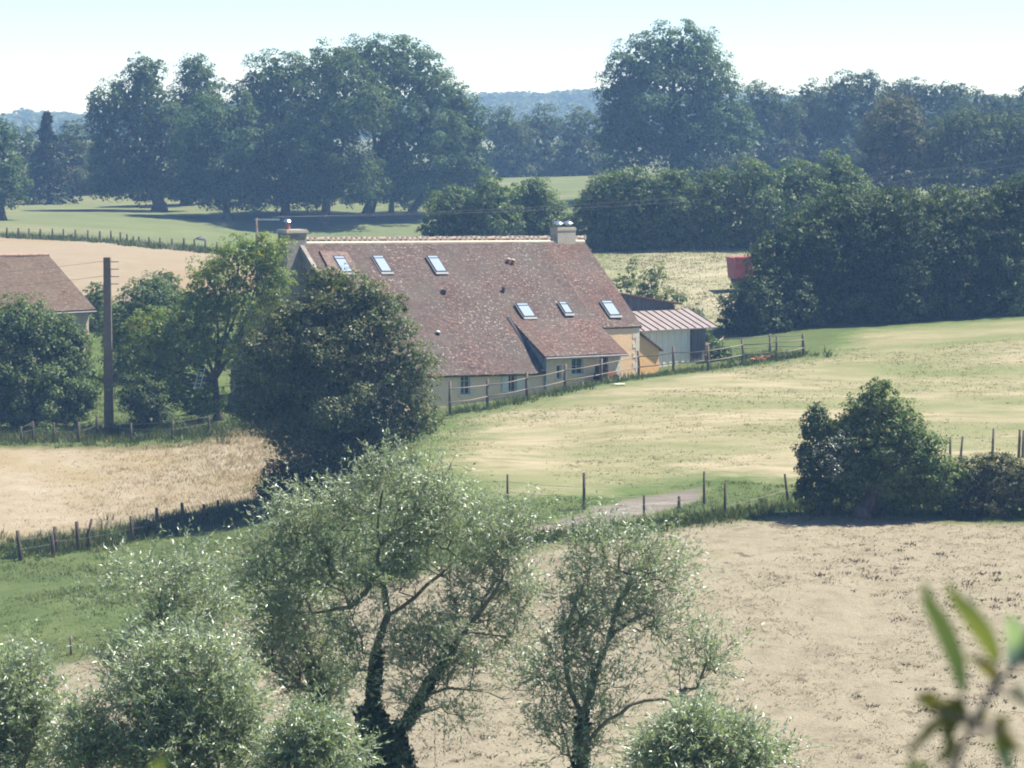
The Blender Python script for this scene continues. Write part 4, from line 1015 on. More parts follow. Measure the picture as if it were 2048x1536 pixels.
willow('willow_tree', 'large silvery willow with ivy clad forked trunk, centre front of the picture', 'tree', 765, Y1,
    [[(755, 1530), (745, 1450), (742, 1370, .1), (750, 1310), (775, 1232), (765, 1150, .2), (755, 1060), (765, 980)],
     [(775, 1232), (830, 1195, -.2), (880, 1150, -.3), (915, 1115)],
     [(765, 1150, .2), (700, 1215, .4), (680, 1150, .6), (690, 1080, .6)], [(800, 1460), (850, 1365, -.2), (900, 1300, -.3), (940, 1250, -.4), (985, 1190, -.5), (1020, 1120, -.5)],
     [(940, 1250, -.4), (1000, 1230, -.6), (1040, 1200, -.8)],
     [(840, 1390, -.2), (895, 1376, -.6), (940, 1380, -.7), (975, 1384, -.8), (1010, 1352, -.9), (1055, 1330, -1.0)], [(975, 1384, -.8), (1005, 1398, -.9), (1030, 1425, -1), (1055, 1432, -1)],
     [(700, 1215, .4), (650, 1222, .6), (625, 1225, .7), (590, 1165, .8), (575, 1120, .9)]],
    [(770, 965, 55, 50), (845, 985, 62, 52), (700, 1030, 72, 55), (790, 1060, 90, 60), (900, 1045, 85, 58), (980, 1065, 62, 50), (1035, 1085, 42, 55), (595, 1080, 75, 58), (545, 1150, 62, 60), (650, 1130, 80, 60), (850, 1130, 95, 50), (960, 1150, 70, 60), (1020, 1190, 55, 60), (590, 1030, 50, 36),
     (930, 1230, 55, 50), (1010, 1290, 42, 48), (850, 1260, 55, 45), (780, 1290, 40, 45), (1040, 1370, 34, 40), (880, 1330, 46, 44), (560, 1230, 50, 45), (700, 1330, 50, 45), (920, 1420, 40, 30), (750, 1150, 70, 50, -.6), (690, 1240, 50, 45, -.5), (490, 1180, 36, 40), (900, 1290, 45, 36, -.8), (850, 1330, 55, 50, -.4), (820, 1410, 44, 40, -.4), (930, 1330, 40, 36, -.6)],
    620, base_r=.105, group=wg, twigs=7, per=14,
    ivy=[((755, 1560, Y1), (742, 1420, Y1), .40, 4200), ((742, 1430, Y1), (755, 1300, Y1), .14, 1500), ((790, 1480, Y1), (905, 1290, Y1 - .3), .11, 2200), ((800, 1560, Y1), (780, 1450, Y1), .36, 2000), ((660, 1560, Y1 + .3), (760, 1500, Y1), .3, 1200)])
willow('willow_tree', 'thin willow with a leaning dark trunk left of the ivy clad willow', 'tree', 665, 61.2,
    [[(665, 1530), (650, 1400), (630, 1340), (612, 1280), (602, 1230), (598, 1180)], [(650, 1400), (600, 1370, -.3), (570, 1340, -.4)], [(630, 1340), (660, 1300, .3), (690, 1270, .4)]],
    [(598, 1180, 45, 50), (560, 1290, 50, 50), (620, 1270, 50, 60), (580, 1350, 45, 40), (660, 1350, 50, 50), (640, 1420, 45, 40), (540, 1230, 40, 40)],
    230, base_r=.13, group=wg, ivy=[((668, 1540, 61.2), (622, 1310, 61.2), .2, 1600)])
willow('willow_tree', 'slender silvery willow with several upright stems, right of the ivy clad willow', 'tree', 1165, 58,
    [[(1165, 1530), (1165, 1440), (1185, 1370), (1205, 1310), (1222, 1270, .2), (1240, 1200, .2), (1270, 1140, .2)], [(1165, 1440), (1140, 1380, .3), (1130, 1300, .4), (1150, 1210, .4), (1180, 1130, .4)],
     [(1170, 1490), (1215, 1440, -.4), (1260, 1410, -.6), (1300, 1370, -.8), (1330, 1338, -.9), (1385, 1342, -1), (1440, 1330, -1.1)], [(1260, 1410, -.6), (1320, 1398, -.8), (1370, 1400, -.9)], [(1160, 1575, .1), (1132, 1480, .3), (1112, 1390, .6), (1125, 1300, .6)],
     [(1222, 1270), (1250, 1250, -.3), (1290, 1225, -.4)], [(1330, 1338, -.9), (1335, 1285, -1), (1345, 1260, -1)]],
    [(1225, 1085, 45, 40), (1300, 1115, 52, 50), (1180, 1130, 45, 48), (1260, 1160, 60, 55), (1330, 1160, 42, 46), (1150, 1200, 42, 60), (1230, 1230, 75, 60), (1160, 1280, 55, 55), (1200, 1330, 52, 50), (1300, 1240, 45, 40), (1110, 1350, 45, 60), (1165, 1400, 50, 45), (1110, 1450, 45, 50), (1200, 1440, 36, 40), (1395, 1310, 40, 40), (1435, 1320, 36, 40), (1240, 1370, 30, 26), (1380, 1370, 40, 30), (1340, 1260, 36, 30), (1160, 1500, 60, 40)],
    360, base_r=.12, group=wg, twigs=6, per=13, ivy=[((1160, 1550, 58), (1165, 1430, 58), .16, 700)])
willow('willow_tree', 'wispy willow top rising over the round silvery bush at left, against the green pasture', 'tree', 330, 57,
    [[(340, 1540), (335, 1400), (325, 1280), (320, 1200), (330, 1140)], [(325, 1280), (280, 1200, .2), (255, 1160, .3)], [(325, 1290), (400, 1230, -.2), (440, 1190, -.3)]],
    [(370, 1165, 52, 46), (260, 1165, 42, 34), (325, 1215, 60, 45), (430, 1205, 38, 45), (330, 1280, 60, 45), (225, 1330, 36, 40), (255, 1370, 30, 26), (420, 1280, 50, 40)],
    150, base_r=.09, group=wg, twigs=6)
sg = 'silvery sallow bushes at the bottom edge'
def sallow(label, px, Y, blobs, n, **kw):
    return willow('sallow_bush', label, 'bush', px, Y, [[(px, 1620), (px - 25, 1560)], [(px, 1620), (px + 30, 1550, .3)], [(px, 1620), (px + 5, 1540, -.4)]], blobs, n, base_r=.07, group=sg, mat=WIL2, L=.105, W=.024, per=13, tlen=.7, **kw)
sallow('big round silvery bush at the bottom left, below the wispy willow top', 375, 53, [(375, 1330, 100, 60), (300, 1400, 80, 75), (440, 1400, 85, 80), (370, 1450, 130, 75), (310, 1510, 90, 55), (460, 1500, 75, 60), (380, 1540, 130, 50)], 420, twigs=7)
sallow('silvery bush cut off by the bottom left corner of the photo', 40, 54, [(40, 1350, 65, 48), (85, 1410, 40, 50), (20, 1430, 80, 65), (60, 1500, 70, 60), (0, 1530, 80, 60)], 200, twigs=7)
sallow('small silvery bush between the corner bush and the big round bush', 175, 53, [(170, 1470, 42, 46), (165, 1530, 50, 45), (220, 1510, 36, 40)], 75, twigs=8)
sallow('silvery bush at the bottom edge in front of the ivy clad trunk', 620, 52, [(620, 1470, 62, 40), (655, 1510, 60, 42), (580, 1520, 56, 42), (620, 1550, 90, 40)], 150, twigs=7)
sallow('pale silvery bush at the bottom edge right of the slender willow', 1410, 52, [(1400, 1465, 62, 45), (1350, 1510, 75, 40), (1450, 1500, 70, 45), (1520, 1515, 45, 30), (1290, 1530, 45, 30), (1420, 1550, 130, 40)], 230, twigs=7)

# ------------------------------------------------------------------ posts, fences, poles
POST = simple('weathered_post', (.15, .12, .095), .95, .45, 5, stretch=(4, 4, .5))
POSTD = simple('dark_old_stake', (.085, .068, .055), .95, .45, 5, stretch=(4, 4, .5))
RAIL = simple('silvery_rail', (.42, .39, .34), .9, .3, 4, stretch=(.6, 6, 6))
RAILD = simple('brown_rail', (.23, .20, .17), .95, .35, 4, stretch=(.6, 6, 6))
WIREM = simple('fence_wire', (.22, .21, .20), .5, .2, 2, metallic=.5)
def stake_mb(g, top_px, hpx, lean_px, r, Y, crook=0):
    B = MB(); s = m(Y)
    p0 = np.array([0, 0, -.25]); p1 = np.array([lean_px * s, rng.uniform(-.05, .05), hpx * s])
    mid = (p0 + p1) / 2 + np.array([crook * s, 0, 0])
    B.tube([p0, mid, p1], [r * 1.1, r, r * .85], 8); return [(np.array(v) + g) for v in B.V], B.F
def fence(name, label, posts, r, wires=(), mat=POST, wire_r=.007, anchor=None, cat='fence', stays=None):
    """posts: (px base, py base, py top[, lean px, crook px])"""
    gs = [G(p[0], p[1]) if not anchor else anchor(p) for p in posts]
    root = empty(name, gs[0], label, cat)
    tops = []
    for p, g in zip(posts, gs):
        V, F = stake_mb(g, p[2], p[1] - p[2], p[3] if len(p) > 3 else 0, r * rng.uniform(.85, 1.2), g[1], p[4] if len(p) > 4 else 0)
        raw_mesh('post', np.array(V), F, mat, root, True)
        s = m(g[1]); h = (p[1] - p[2]) * s
        tops.append((g, h, (p[3] if len(p) > 3 else 0) * s))
    for wv in wires:
        B = MB(); line = []
        for i, (g, h, ln) in enumerate(tops):
            hh = min(wv, h * .95); q = g + np.array([ln * hh / h, -r, hh])
            if line: line.append((line[-1] + q) / 2 - (0, 0, .03))
            line.append(q)
        B.tube(line, wire_r, 4, cap=False); B.build('wire', WIREM, root)
    return root
# field stakes along the dry grass
fence('stake_fence', 'row of crooked dark stakes between the dry golden field and the green pasture',
      [(42, 1121, 1060, -6), (108, 1110, 1067, -4), (112, 1104, 1053, -2), (158, 1100, 1042, -4), (178, 1097, 1037, 6, -5), (266, 1080, 1031, -4), (318, 1069, 1015, -5), (367, 1055, 1005, -3), (408, 1046, 1008, 0), (436, 1036, 1000, 0)], .085, (.55, 1.0), POSTD)
fence('wire_fence', 'thin wire fence stakes standing along the dirt track below the mown meadow',
      [(868, 1000, 960), (1015, 1006, 948), (1168, 1018, 945, 0), (1408, 1009, 942, 0)], .055, (.5, .95), POSTD)
fence('wire_fence', 'low stakes on the near edge of the dirt track, the last one thickest',
      [(1146, 1060, 1030), (1288, 1032, 990), (1358, 1022, 992), (1450, 1036, 965, 0), (1577, 1002, 947, -8)], .06, (.5,), POSTD)
fence('wire_fence', 'leaning stakes above the brown bramble hedge at the right edge',
      [(1900, 925, 873, 0), (1919, 925, 872, 6), (1984, 915, 856, 3), (2037, 915, 858, 2), (2045, 915, 860, 2)], .065, (.6, 1.0), POST)
fence('stake_fence', 'line of many small dark posts along the upper edge of the wheat field',
      [(14, 476, 455), (37, 477, 456), (58, 478, 457), (81, 479, 458), (105, 479, 457), (127, 480, 458), (151, 481, 459), (176, 483, 460), (200, 484, 462), (222, 484, 461), (241, 486, 464), (254, 487, 468), (267, 489, 472), (278, 490, 473), (298, 492, 474), (320, 494, 475), (344, 496, 477), (368, 498, 476), (389, 501, 478), (411, 504, 481), (434, 507, 484)], .09, (.5, .95), POSTD)
fence('stake_fence', 'rough stakes along the weedy bank in front of the barn bushes',
      [(44, 886, 853, -2), (66, 880, 842), (108, 884, 845), (157, 884, 843), (194, 872, 830), (210, 872, 840), (262, 880, 846), (345, 880, 838), (418, 868, 830)], .065, (.6, 1.0), POSTD)
fence('stake', 'lone thin stake at the near edge of the green pasture, left', [(143, 1310, 1268, -2)], .05, (), POST, cat='stake')
# post and rail fence round the yard
pr = [(900, 830, 762), (975, 814, 757), (1054, 799, 743), (1130, 782, 728), (1203, 767, 717), (1277, 754, 701), (1346, 746, 693), (1416, 741, 690), (1485, 729, 678), (1553, 723, 672), (1606, 711, 670)]
gs = [G(a, b) for a, b, c in pr]
yard = empty('rail_fence', gs[0], 'post and rail fence climbing along the farmhouse yard', 'fence')
hts = [(b - c) * m(g[1]) for (a, b, c), g in zip(pr, gs)]
for g, h in zip(gs, hts):
    B = MB(); B.tube([g - (0, 0, .3), g + (rng.uniform(-.03, .03), 0, h * .5), g + (rng.uniform(-.05, .05), 0, h)], [.085, .08, .075], 8); B.build('post', POST, yard, True)
def rails(gs, hts, fr, parent, mat):
    for i in range(len(gs) - 1):
        a = gs[i] + (0, -.09, hts[i] * fr); b = gs[i + 1] + (0, -.09, hts[i + 1] * fr)
        B = MB(); B.tube([a - (b - a) * .03, (a + b) / 2 - (0, 0, rng.uniform(.0, .07)), b + (b - a) * .02], [.034, .031, .03], 7); B.build('rail', mat, parent, True)
rails(gs, hts, .78, yard, RAILD); rails(gs, hts, .38, yard, RAILD)
pk = [(1418, 716, 674), (1453, 712, 680), (1548, 700, 672), (1595, 700, 674)]
gs2 = [G(1418, 733) + (0, 3, 0), G(1453, 724) + (0, 3.6, 0), G(1548, 716) + (0, 3, 0), G(1606, 711) + (.1, 1.2, 0)]
for g in gs2: g[2] = tz(g[0], g[1])
pad = empty('rail_fence', gs2[0], 'back rails of the small fenced corner beside the white sided shed', 'fence')
for g in gs2: B = MB(); B.tube([g - (0, 0, .3), g + (0, 0, 1.35)], [.08, .07], 8); B.build('post', POST, pad, True)
rails(gs2, [1.5] * 4, .8, pad, RAIL); rails(gs2, [1.5] * 4, .36, pad, RAIL)

# concrete utility pole with brackets, by the barn bushes
CONC = simple('pole_concrete', (.17, .135, .105), .95, .25, 3); PORC = simple('white_porcelain', (.75, .76, .78), .25, .05, 3)
g = G(218, 858); g[2] -= .4
pole = empty('utility_pole', g, 'thick brown utility pole with a column of white insulators', 'utility pole')
hp = (858 - 513) * m(g[1]) + .4
B = MB(); B.prism([g + np.array(p) for p in ((-.26, -.2, 0), (.26, -.2, 0), (.26, .2, 0), (-.26, .2, 0))], [g + np.array(p) for p in ((-.19, -.15, hp), (.19, -.15, hp), (.19, .15, hp), (-.19, .15, hp))])
for i in range(5): B.box(g + np.array((-.14, -.215 + i * .012, .8 + i * 1.5)), g + np.array((.14, -.13, 1.9 + i * 1.5)))
B.build('shaft', CONC, pole)
for i in range(4):
    z = hp - .25 - i * .42
    B = MB(); B.box(g + np.array((.17, -.025, z - .02)), g + np.array((.66, .025, z + .02))); br = B.build('bracket', DARKMETAL, pole)
    for x in (.28, .6):
        B = MB(); q = g + np.array((x, 0, z)); B.tube([q + (0, 0, .02), q + (0, 0, .07), q + (0, 0, .09), q + (0, 0, .16), q + (0, 0, .19)], [.03, .055, .04, .055, .02], 8); B.build('insulator', PORC, br, True)
def wire(label, a, b, sag, r=.018):
    n = 24; B = MB(); a, b = np.asarray(a), np.asarray(b)
    B.tube([a + (b - a) * t - np.array((0, 0, sag * 4 * t * (1 - t))) for t in np.linspace(0, 1, n)], r, 4, cap=False)
    o = raw_mesh('power_line', np.array(B.V) , B.F, WIREM); return tag(o, label, 'wire')
for lab, i, x in (('upper power wire leaving the thick brown pole towards the left photo edge', 0, .28), ('lower power wire leaving the thick brown pole towards the left photo edge', 2, .28)):
    a = g + np.array((x, 0, hp - .15 - i * .42)); wire(lab, a, a + np.array((-24, -4, -.4)), .7, .011)
# thin pole with a crossarm behind the house chimney, its line running up to the right
g2 = P(514, 505, 212); g2[2] = tz(g2[0], g2[1])
zt = P(514, 436, 212)[2]
pl2 = empty('power_pole', g2, 'thin grey pole with a bright crossarm behind the left house chimney', 'utility pole')
B = MB(); B.tube([g2 - (0, 0, .3), np.array((g2[0], g2[1], zt))], [.13, .09], 10); B.build('shaft', CONC, pl2, True)
q = np.array((g2[0], g2[1], zt - .12))
B = MB(); B.box(q + (-.15, -.05, -.05), q + (1.6, .05, .05)); arm = B.build('crossarm', PAINT_W, pl2)
for x in (.05, .55, 1.05, 1.5):
    B = MB(); w = q + np.array((x, 0, .05)); B.tube([w, w + (0, 0, .05), w + (0, 0, .12), w + (0, 0, .17)], [.03, .07, .055, .02], 8); B.build('insulator', PORC, arm, True)
for lab, x, end in (('upper wire running from the thin pole over the house towards the right', 1.05, (2200, 283, 330)), ('lower wire running from the thin pole over the house towards the right', 1.5, (2200, 300, 330))):
    wire(lab, q + np.array((x, 0, .2)), P(*end), 1.6, .0045)

# ------------------------------------------------------------------ yard things
RED = simple('faded_red_paint', (.30, .075, .075), .7, .5, 2.2); TYRE = simple('tyre_rubber', (.02, .02, .022), .9, .2, 5)
g = G(1500, 581); s = m(g[1])
tr = empty('farm_trailer', g, 'red high sided farm trailer partly hidden by the dark hedge', 'trailer', rz=R(12))
def lb_(V, F, name, mat, par): return raw_mesh(name, V, F, mat, par, world_space=False)
B = MB(); B.prism([(-1.45, -1.1, .95), (2.6, -1.1, .95), (2.6, 1.1, .95), (-1.45, 1.1, .95)], [(-1.55, -1.3, 2.55), (2.7, -1.3, 2.72), (2.7, 1.3, 2.72), (-1.55, 1.3, 2.55)])
bd_ = lb_(B.V, B.F, 'body', RED, tr)
B = MB()
for i in range(7):
    x = -1.42 + i * .66; B.prism([(x, -1.17, .95), (x + .09, -1.17, .95), (x + .09, -1.1, .95), (x, -1.1, .95)], [(x, -1.37, 2.52), (x + .09, -1.37, 2.52), (x + .09, -1.29, 2.52), (x, -1.29, 2.52)])
B.box((-1.62, -1.38, 2.5), (2.75, -1.27, 2.62)); B.box((-1.5, -1.2, 1.62), (2.65, -1.15, 1.7))
lb_(B.V, B.F, 'side_rib', RED, bd_)
B = MB(); B.box((-1.4, -.6, .68), (2.5, .6, .93)); B.box((2.5, -.08, .68), (4.1, .08, .82)); lb_(B.V, B.F, 'chassis', DARKMETAL, tr)
for x in (-.6, 1.3):
    for y in (-1.0, 1.0):
        B = MB(); B.tube([(x, y - .17, .5), (x, y - .12, .5), (x, y + .12, .5), (x, y + .17, .5)], [.42, .5, .5, .42], 20); w = lb_(B.V, B.F, 'wheel', TYRE, tr)
        B = MB(); B.tube([(x, y - .19, .5), (x, y + .19, .5)], [.24, .24], 14); lb_(B.V, B.F, 'rim', RED, w)
# grey hump in the far meadow
g = G(402, 480); s = m(g[1])
u, v = np.meshgrid(np.linspace(0, 2 * math.pi, 22, endpoint=False), np.linspace(0, math.pi / 2, 8)); u, v = u.ravel(), v.ravel()
w = 1 + vnoise(np.cos(u) * 1.7 + 9, np.sin(u) * 1.7 + v * 2, 4) * .16
V = np.stack([np.cos(u) * np.cos(v) * .62 * w, np.sin(u) * np.cos(v) * .5 * w, np.sin(v) * .42 * w - .03], 1) + g
F = [(j * 22 + i, j * 22 + (i + 1) % 22, (j + 1) * 22 + (i + 1) % 22, (j + 1) * 22 + i) for j in range(7) for i in range(22)]
tag(raw_mesh('boulder', V, F, simple('grey_stone_lump', (.13, .13, .13), .9, .4, 3), smooth=True), 'small grey hump lying in the far meadow by the line of small posts', 'boulder')
# pale ladder in the walnut tree
g = P(386, 800, 169); B = MB(); a = P(388, 778, 169.2); b = P(399, 735, 170); off = np.array((.32, 0, 0))
B.tube([a, b], .025, 6); B.tube([a + off, b + off], .025, 6)
for t in np.linspace(.08, .92, 6): B.tube([a + (b - a) * t, a + (b - a) * t + off], .018, 6)
tag(raw_mesh('ladder', np.array(B.V), B.F, PAINT_W), 'pale ladder standing in the walnut tree', 'ladder')
# little machine by the house wall
aa, zz = on_front(1214, 752, BF + .75)
mw = empty('garden_machine', hw(aa, BF + .75, zz + FLOOR - .28), 'small dark and orange garden machine parked against the house wall', 'garden machine', rz=HR)
ORANGE = simple('orange_paint', (.30, .09, .05), .45, .15, 4)
B = MB(); B.prism([(-.15, -.25, .25), (.6, -.25, .25), (.6, .25, .25), (-.15, .25, .25)], [(-.05, -.2, .62), (.52, -.2, .55), (.52, .2, .55), (-.05, .2, .62)]); bd_ = lb_(B.V, B.F, 'bonnet', ORANGE, mw)
B = MB(); B.box((-.75, -.22, .28), (-.16, .22, .4)); B.prism([(-.7, -.2, .4), (-.3, -.2, .4), (-.3, .2, .4), (-.7, .2, .4)], [(-.68, -.18, .52), (-.34, -.18, .5), (-.34, .18, .5), (-.68, .18, .52)]); B.box((-.78, -.2, .5), (-.68, .2, .95)); lb_(B.V, B.F, 'seat', DARKMETAL, mw)
B = MB(); B.tube([(-.1, 0, .6), (-.22, 0, .9)], .02, 6); B.tube([(-.22, -.16, .9), (-.22, .16, .9)], .025, 6); lb_(B.V, B.F, 'steering_wheel', DARKMETAL, mw)
for x, r in ((-.52, .26), (.42, .19)):
    for y in (-.34, .34): B = MB(); B.tube([(x, y - .09, r), (x, y - .06, r), (x, y + .06, r), (x, y + .09, r)], [r * .85, r, r, r * .85], 16); lb_(B.V, B.F, 'wheel', TYRE, mw)
# white cloth lying in the grass before the house
g = G(1236, 771); n = 14; u, v = np.meshgrid(np.linspace(-.4, .4, n), np.linspace(-.14, .14, n)); u, v = u.ravel(), v.ravel()
V = np.stack([g[0] + u, g[1] + v, terrain(g[0] + u, g[1] + v) + .1 + .09 * vnoise(u * 3 + 5, v * 3, 8)], 1)
V = np.r_[V, V - (0, 0, .02)]
F = [(j * n + i, j * n + i + 1, (j + 1) * n + i + 1, (j + 1) * n + i) for j in range(n - 1) for i in range(n - 1)]; F += [tuple(q + n * n for q in f[::-1]) for f in F]
tag(raw_mesh('cloth', V, F, simple('white_cloth', (.75, .75, .72), .9, .06, 5), smooth=True), 'white sheet lying crumpled on the grass in front of the house', 'sheet')
# rubble heap by the fenced corner
g = G(1540, 722); g = g + np.array((0, 1.2, 0)); B = MB()
for i in range(26):
    p = g + np.array((rng.normal(0, .45), rng.normal(0, .4), 0)); p[2] = tz(p[0], p[1]) + rng.uniform(0, .18)
    M = Matrix.Translation(Vector(p)) @ Matrix.Rotation(rng.uniform(0, 6), 4, 'Z') @ Matrix.Rotation(rng.uniform(-.6, .6), 4, 'X'); a = rng.uniform(.07, .17); B.box((-a, -a * .7, -a * .5), (a, a * .7, a * .5), M)
tag(B.build('rubble_heap', TERRA), 'small heap of reddish rubble in the fenced corner', 'rubble')

# ------------------------------------------------------------------ grass, hay and weeds
def inside(p, poly):
    c = np.zeros(len(p), bool); j = len(poly) - 1
    for i in range(len(poly)):
        a, b = poly[i], poly[j]
        c ^= ((a[1] > p[:, 1]) != (b[1] > p[:, 1])) & (p[:, 0] < (b[0] - a[0]) * (p[:, 1] - a[1]) / (b[1] - a[1] + 1e-12) + a[0]); j = i
    return c
POLY = {FIELDS[i][0]: polys[i] for i in range(len(FIELDS))}
def blades(xy, n, h, spread, w, lean=.5):
    """n blades round each point; h per point"""
    k = len(xy); z = terrain(xy[:, 0], xy[:, 1])
    b = np.repeat(np.c_[xy, z - .02], n, 0); N = k * n
    hh = np.repeat(h, n) * rng.uniform(.55, 1.2, N)
    off = rng.normal(0, 1, (N, 2)) * spread
    b[:, :2] += off; an = rng.uniform(0, math.pi, N)
    sd = np.stack([np.cos(an), np.sin(an), 0 * an], 1) * (w * rng.uniform(.6, 1.4, N))[:, None]
    tip = b + np.c_[off / (spread + 1e-6) * (lean * .4) * hh[:, None] + rng.normal(0, .3 * lean, (N, 2)) * hh[:, None], hh]
    V = np.stack([b - sd, b + sd, tip], 1).reshape(-1, 3)
    return V
def grass(name, V, mat, label=None):
    return tag(raw_mesh(name, V, np.arange(len(V), dtype=np.int32).reshape(-1, 3), mat), label, kind='stuff')
GR = leaf_mat('grass_blades', (0.064, 0.096, 0.030), (0.128, 0.160, 0.056), (0.240, 0.208, 0.104), .15, .35, .03, .5, .5)
GRD = leaf_mat('weed_blades', (0.036, 0.064, 0.018), (0.096, 0.128, 0.040), (0.208, 0.176, 0.088), .15, .3, .03, .5, .6)
DRY = leaf_mat('dry_blades', (0.343, 0.276, 0.185), (0.451, 0.377, 0.270), (0.271, 0.230, 0.129), .06, .15, .0, .6, .3)
HAY = leaf_mat('hay_wisps', (0.269, 0.231, 0.166), (0.397, 0.352, 0.269), (0.153, 0.128, 0.083), .12, .15, .02, .6, .7)
HAYG = leaf_mat('meadow_blades', (.27, .26, .14), (.42, .37, .24), (.19, .22, .09), .3, .06, .0, .6, .25)
def pick(n, x0, x1, y0, y1, inn=None, out=(), dens=None):
    p = np.c_[rng.uniform(x0, x1, n), rng.uniform(y0, y1, n)]
    p = p[np.abs(p[:, 0]) < p[:, 1] * .195 + 2]
    if inn: p = p[inside(p, POLY[inn])]
    for o in out: p = p[~inside(p, POLY[o])]
    if dens is not None: p = p[rng.random(len(p)) < dens(p[:, 0], p[:, 1])]
    return p
patchy = lambda s, lo: (lambda x, y: np.clip(vnoise(x / s, y / s, 21) * 1.2 + lo, 0, 1))
# hay wisps lying over the stubble, thicker in bands
p = pick(30000, -26, 30, 92, 132, 'stubble_field', dens=patchy(3.2, .5))
grass('hay', blades(p, 6, rng.uniform(.03, .11, len(p)), .09, .022, 2.5), HAY)
p = pick(2600, -26, 30, 94, 130, 'stubble_field', dens=patchy(5, .3))
grass('clods', blades(p, 16, rng.uniform(.05, .14, len(p)), .13, .035, 1.2), leaf_mat('clod_earth', (.14, .11, .075), (.28, .23, .16), None, 0, .05, 0, .8, 1))
# short pasture
p = pick(42000, -34, 40, 112, 186, None, ('stubble_field', 'dry_field', 'hay_meadow', 'track'))
grass('grass', blades(p, 6, np.clip(vnoise(p[:, 0] / 2.5, p[:, 1] / 4, 31) * .1 + .13, .05, .32), .12, .022, .9), GR)
# rougher weeds along the borders and fence feet
def along(pxs, n, spread, off=0):
    out = []
    q = [G(*a)[:2] for a in pxs]
    for i in range(len(q) - 1):
        t = rng.random(n)[:, None]; out.append(q[i] + (q[i + 1] - q[i]) * t + rng.normal(0, spread, (n, 2)))
    return np.concatenate(out)
p = np.concatenate([along([(0, 1100), (110, 1095), (180, 1085), (265, 1068), (320, 1058), (370, 1046), (440, 1030), (520, 1012)], 110, .9),
                    along([(0, 876), (100, 872), (200, 870), (300, 868), (400, 864), (440, 862)], 150, 1.6),
                    along([(1060, 1082), (1150, 1072), (1250, 1060), (1330, 1050), (1450, 1034), (1560, 1015), (1700, 1018), (2048, 1030)], 70, .5),
                    along([(900, 830), (1053, 800), (1203, 768), (1346, 747), (1485, 730), (1605, 712)], 40, .7), along([(1470, 716), (1620, 712)], 70, .8)])
grass('weeds', blades(p, 14, rng.uniform(.15, .55, len(p)), .16, .03, .8), GRD)
# tall golden grass
p = pick(15000, -34, -5, 140, 168, 'dry_field', dens=lambda x, y: np.clip(.35 + (x + 22) / 16, .12, 1))
grass('dry_grass', blades(p, 7, np.clip(.14 + (p[:, 0] + 22) * .016, .08, .42) * rng.uniform(.6, 1.2, len(p)), .14, .015, 1.1), DRY)
p = pick(30000, -12, 42, 130, 192, 'hay_meadow', dens=patchy(5, .5))
grass('meadow_grass', blades(p, 6, rng.uniform(.03, .10, len(p)), .12, .026, 1.8), HAYG)
p = pick(9000, 4, 34, 204, 264, 'rough_field')
grass('rough_grass', blades(p, 6, rng.uniform(.05, .18, len(p)), .25, .035, 1.2), leaf_mat('rough_blades', (.26, .25, .155), (.34, .31, .22), (.17, .19, .09), .25, .06, .0, .6, .2))
p = np.concatenate([along([(0, 474), (100, 480), (200, 484), (330, 496), (430, 508)], 70, 1.2)])
grass('weeds', blades(p, 16, rng.uniform(.2, .7, len(p)), .3, .06, .8), GRD)
# docks and nettles as small separate plants at the fence feet
pl = 'weed plants along the fences'
wl = [(30, 1115, 'dark weed clump by the first crooked stake at the left edge', 34, 22), (215, 1080, 'weed clump between two crooked stakes, middle of the stake row', 26, 20), (290, 1062, 'weed clump right of the fifth tall crooked stake', 22, 18), (425, 1040, 'leafy weed clump at the right end of the crooked stake row', 34, 22),
      (1298, 1062, 'rounded tuft of coarse weeds below the dirt track', 26, 16), (1122, 1070, 'dark little weed by the lowest track stake', 12, 16), (1358, 1025, 'small dark thistle at the right end of the dirt track', 8, 12), (1526, 1005, 'small leafy weed left of the climber covered shrub', 10, 10),
      (1560, 717, 'green weed clump at the corner post of the yard fence', 32, 14), (1465, 725, 'flat weed clump under the fence by the white sided shed', 20, 8), (350, 862, 'tall nettle clump before the walnut trunk', 34, 24), (90, 872, 'low nettle clump on the weedy bank at left', 44, 22)]
for px, py, lab, rx, ry in wl:
    g = G(px, py); s = m(g[1]); root = empty('weed', g, lab, 'plant', pl)
    V = crown_verts([(g + np.array((0, 0, ry * s * .5)), np.array([rx * s * .6, rx * s * .5, ry * s * .75]))], .13, 1.1, core=.4, clump=.3, ragged=1.5)
    leaf_obj('foliage', V, SCRUB if 'leafy' in lab or 'green' in lab else HEDGE, root)

# ------------------------------------------------------------------ hills and the woods on them
def hill_z(x, y):
    px = 1024 + x / np.maximum(y, 1) * FPX
    crest = np.interp(px, [-600, -100, 0, 40, 60, 120, 160, 300, 900, 960, 1000, 1060, 1120, 1190, 1500, 2048, 2600], [238, 238, 238, 229, 228, 232, 236, 215, 197, 196, 192, 195, 192, 185, 195, 205, 205])
    zc = (EYE - crest) / FPX * 1900
    t = np.clip((y - 1300) / 600, 0, 1); t = t * t * (3 - 2 * t)
    b = np.clip((2700 - y) / 800, 0, 1); b = b * b * (3 - 2 * b)
    return -8 + (zc + 8 - 7) * t * b
gx, gy = np.meshgrid(np.linspace(-1, 1, 150), np.linspace(1250, 2750, 60)); X = (gx * (gy * .24 + 40)).ravel(); Y = gy.ravel()
Z = hill_z(X, Y)
n = 150; F = np.array([(j * n + i, j * n + i + 1, (j + 1) * n + i + 1, (j + 1) * n + i) for j in range(59) for i in range(n - 1)])
tag(raw_mesh('hills', np.stack([X, Y, Z - 1], 1), F, field_mat('hill_ground', [(.3, (.05, .08, .03)), (.7, (.1, .14, .05))], .05), smooth=True), kind='structure')
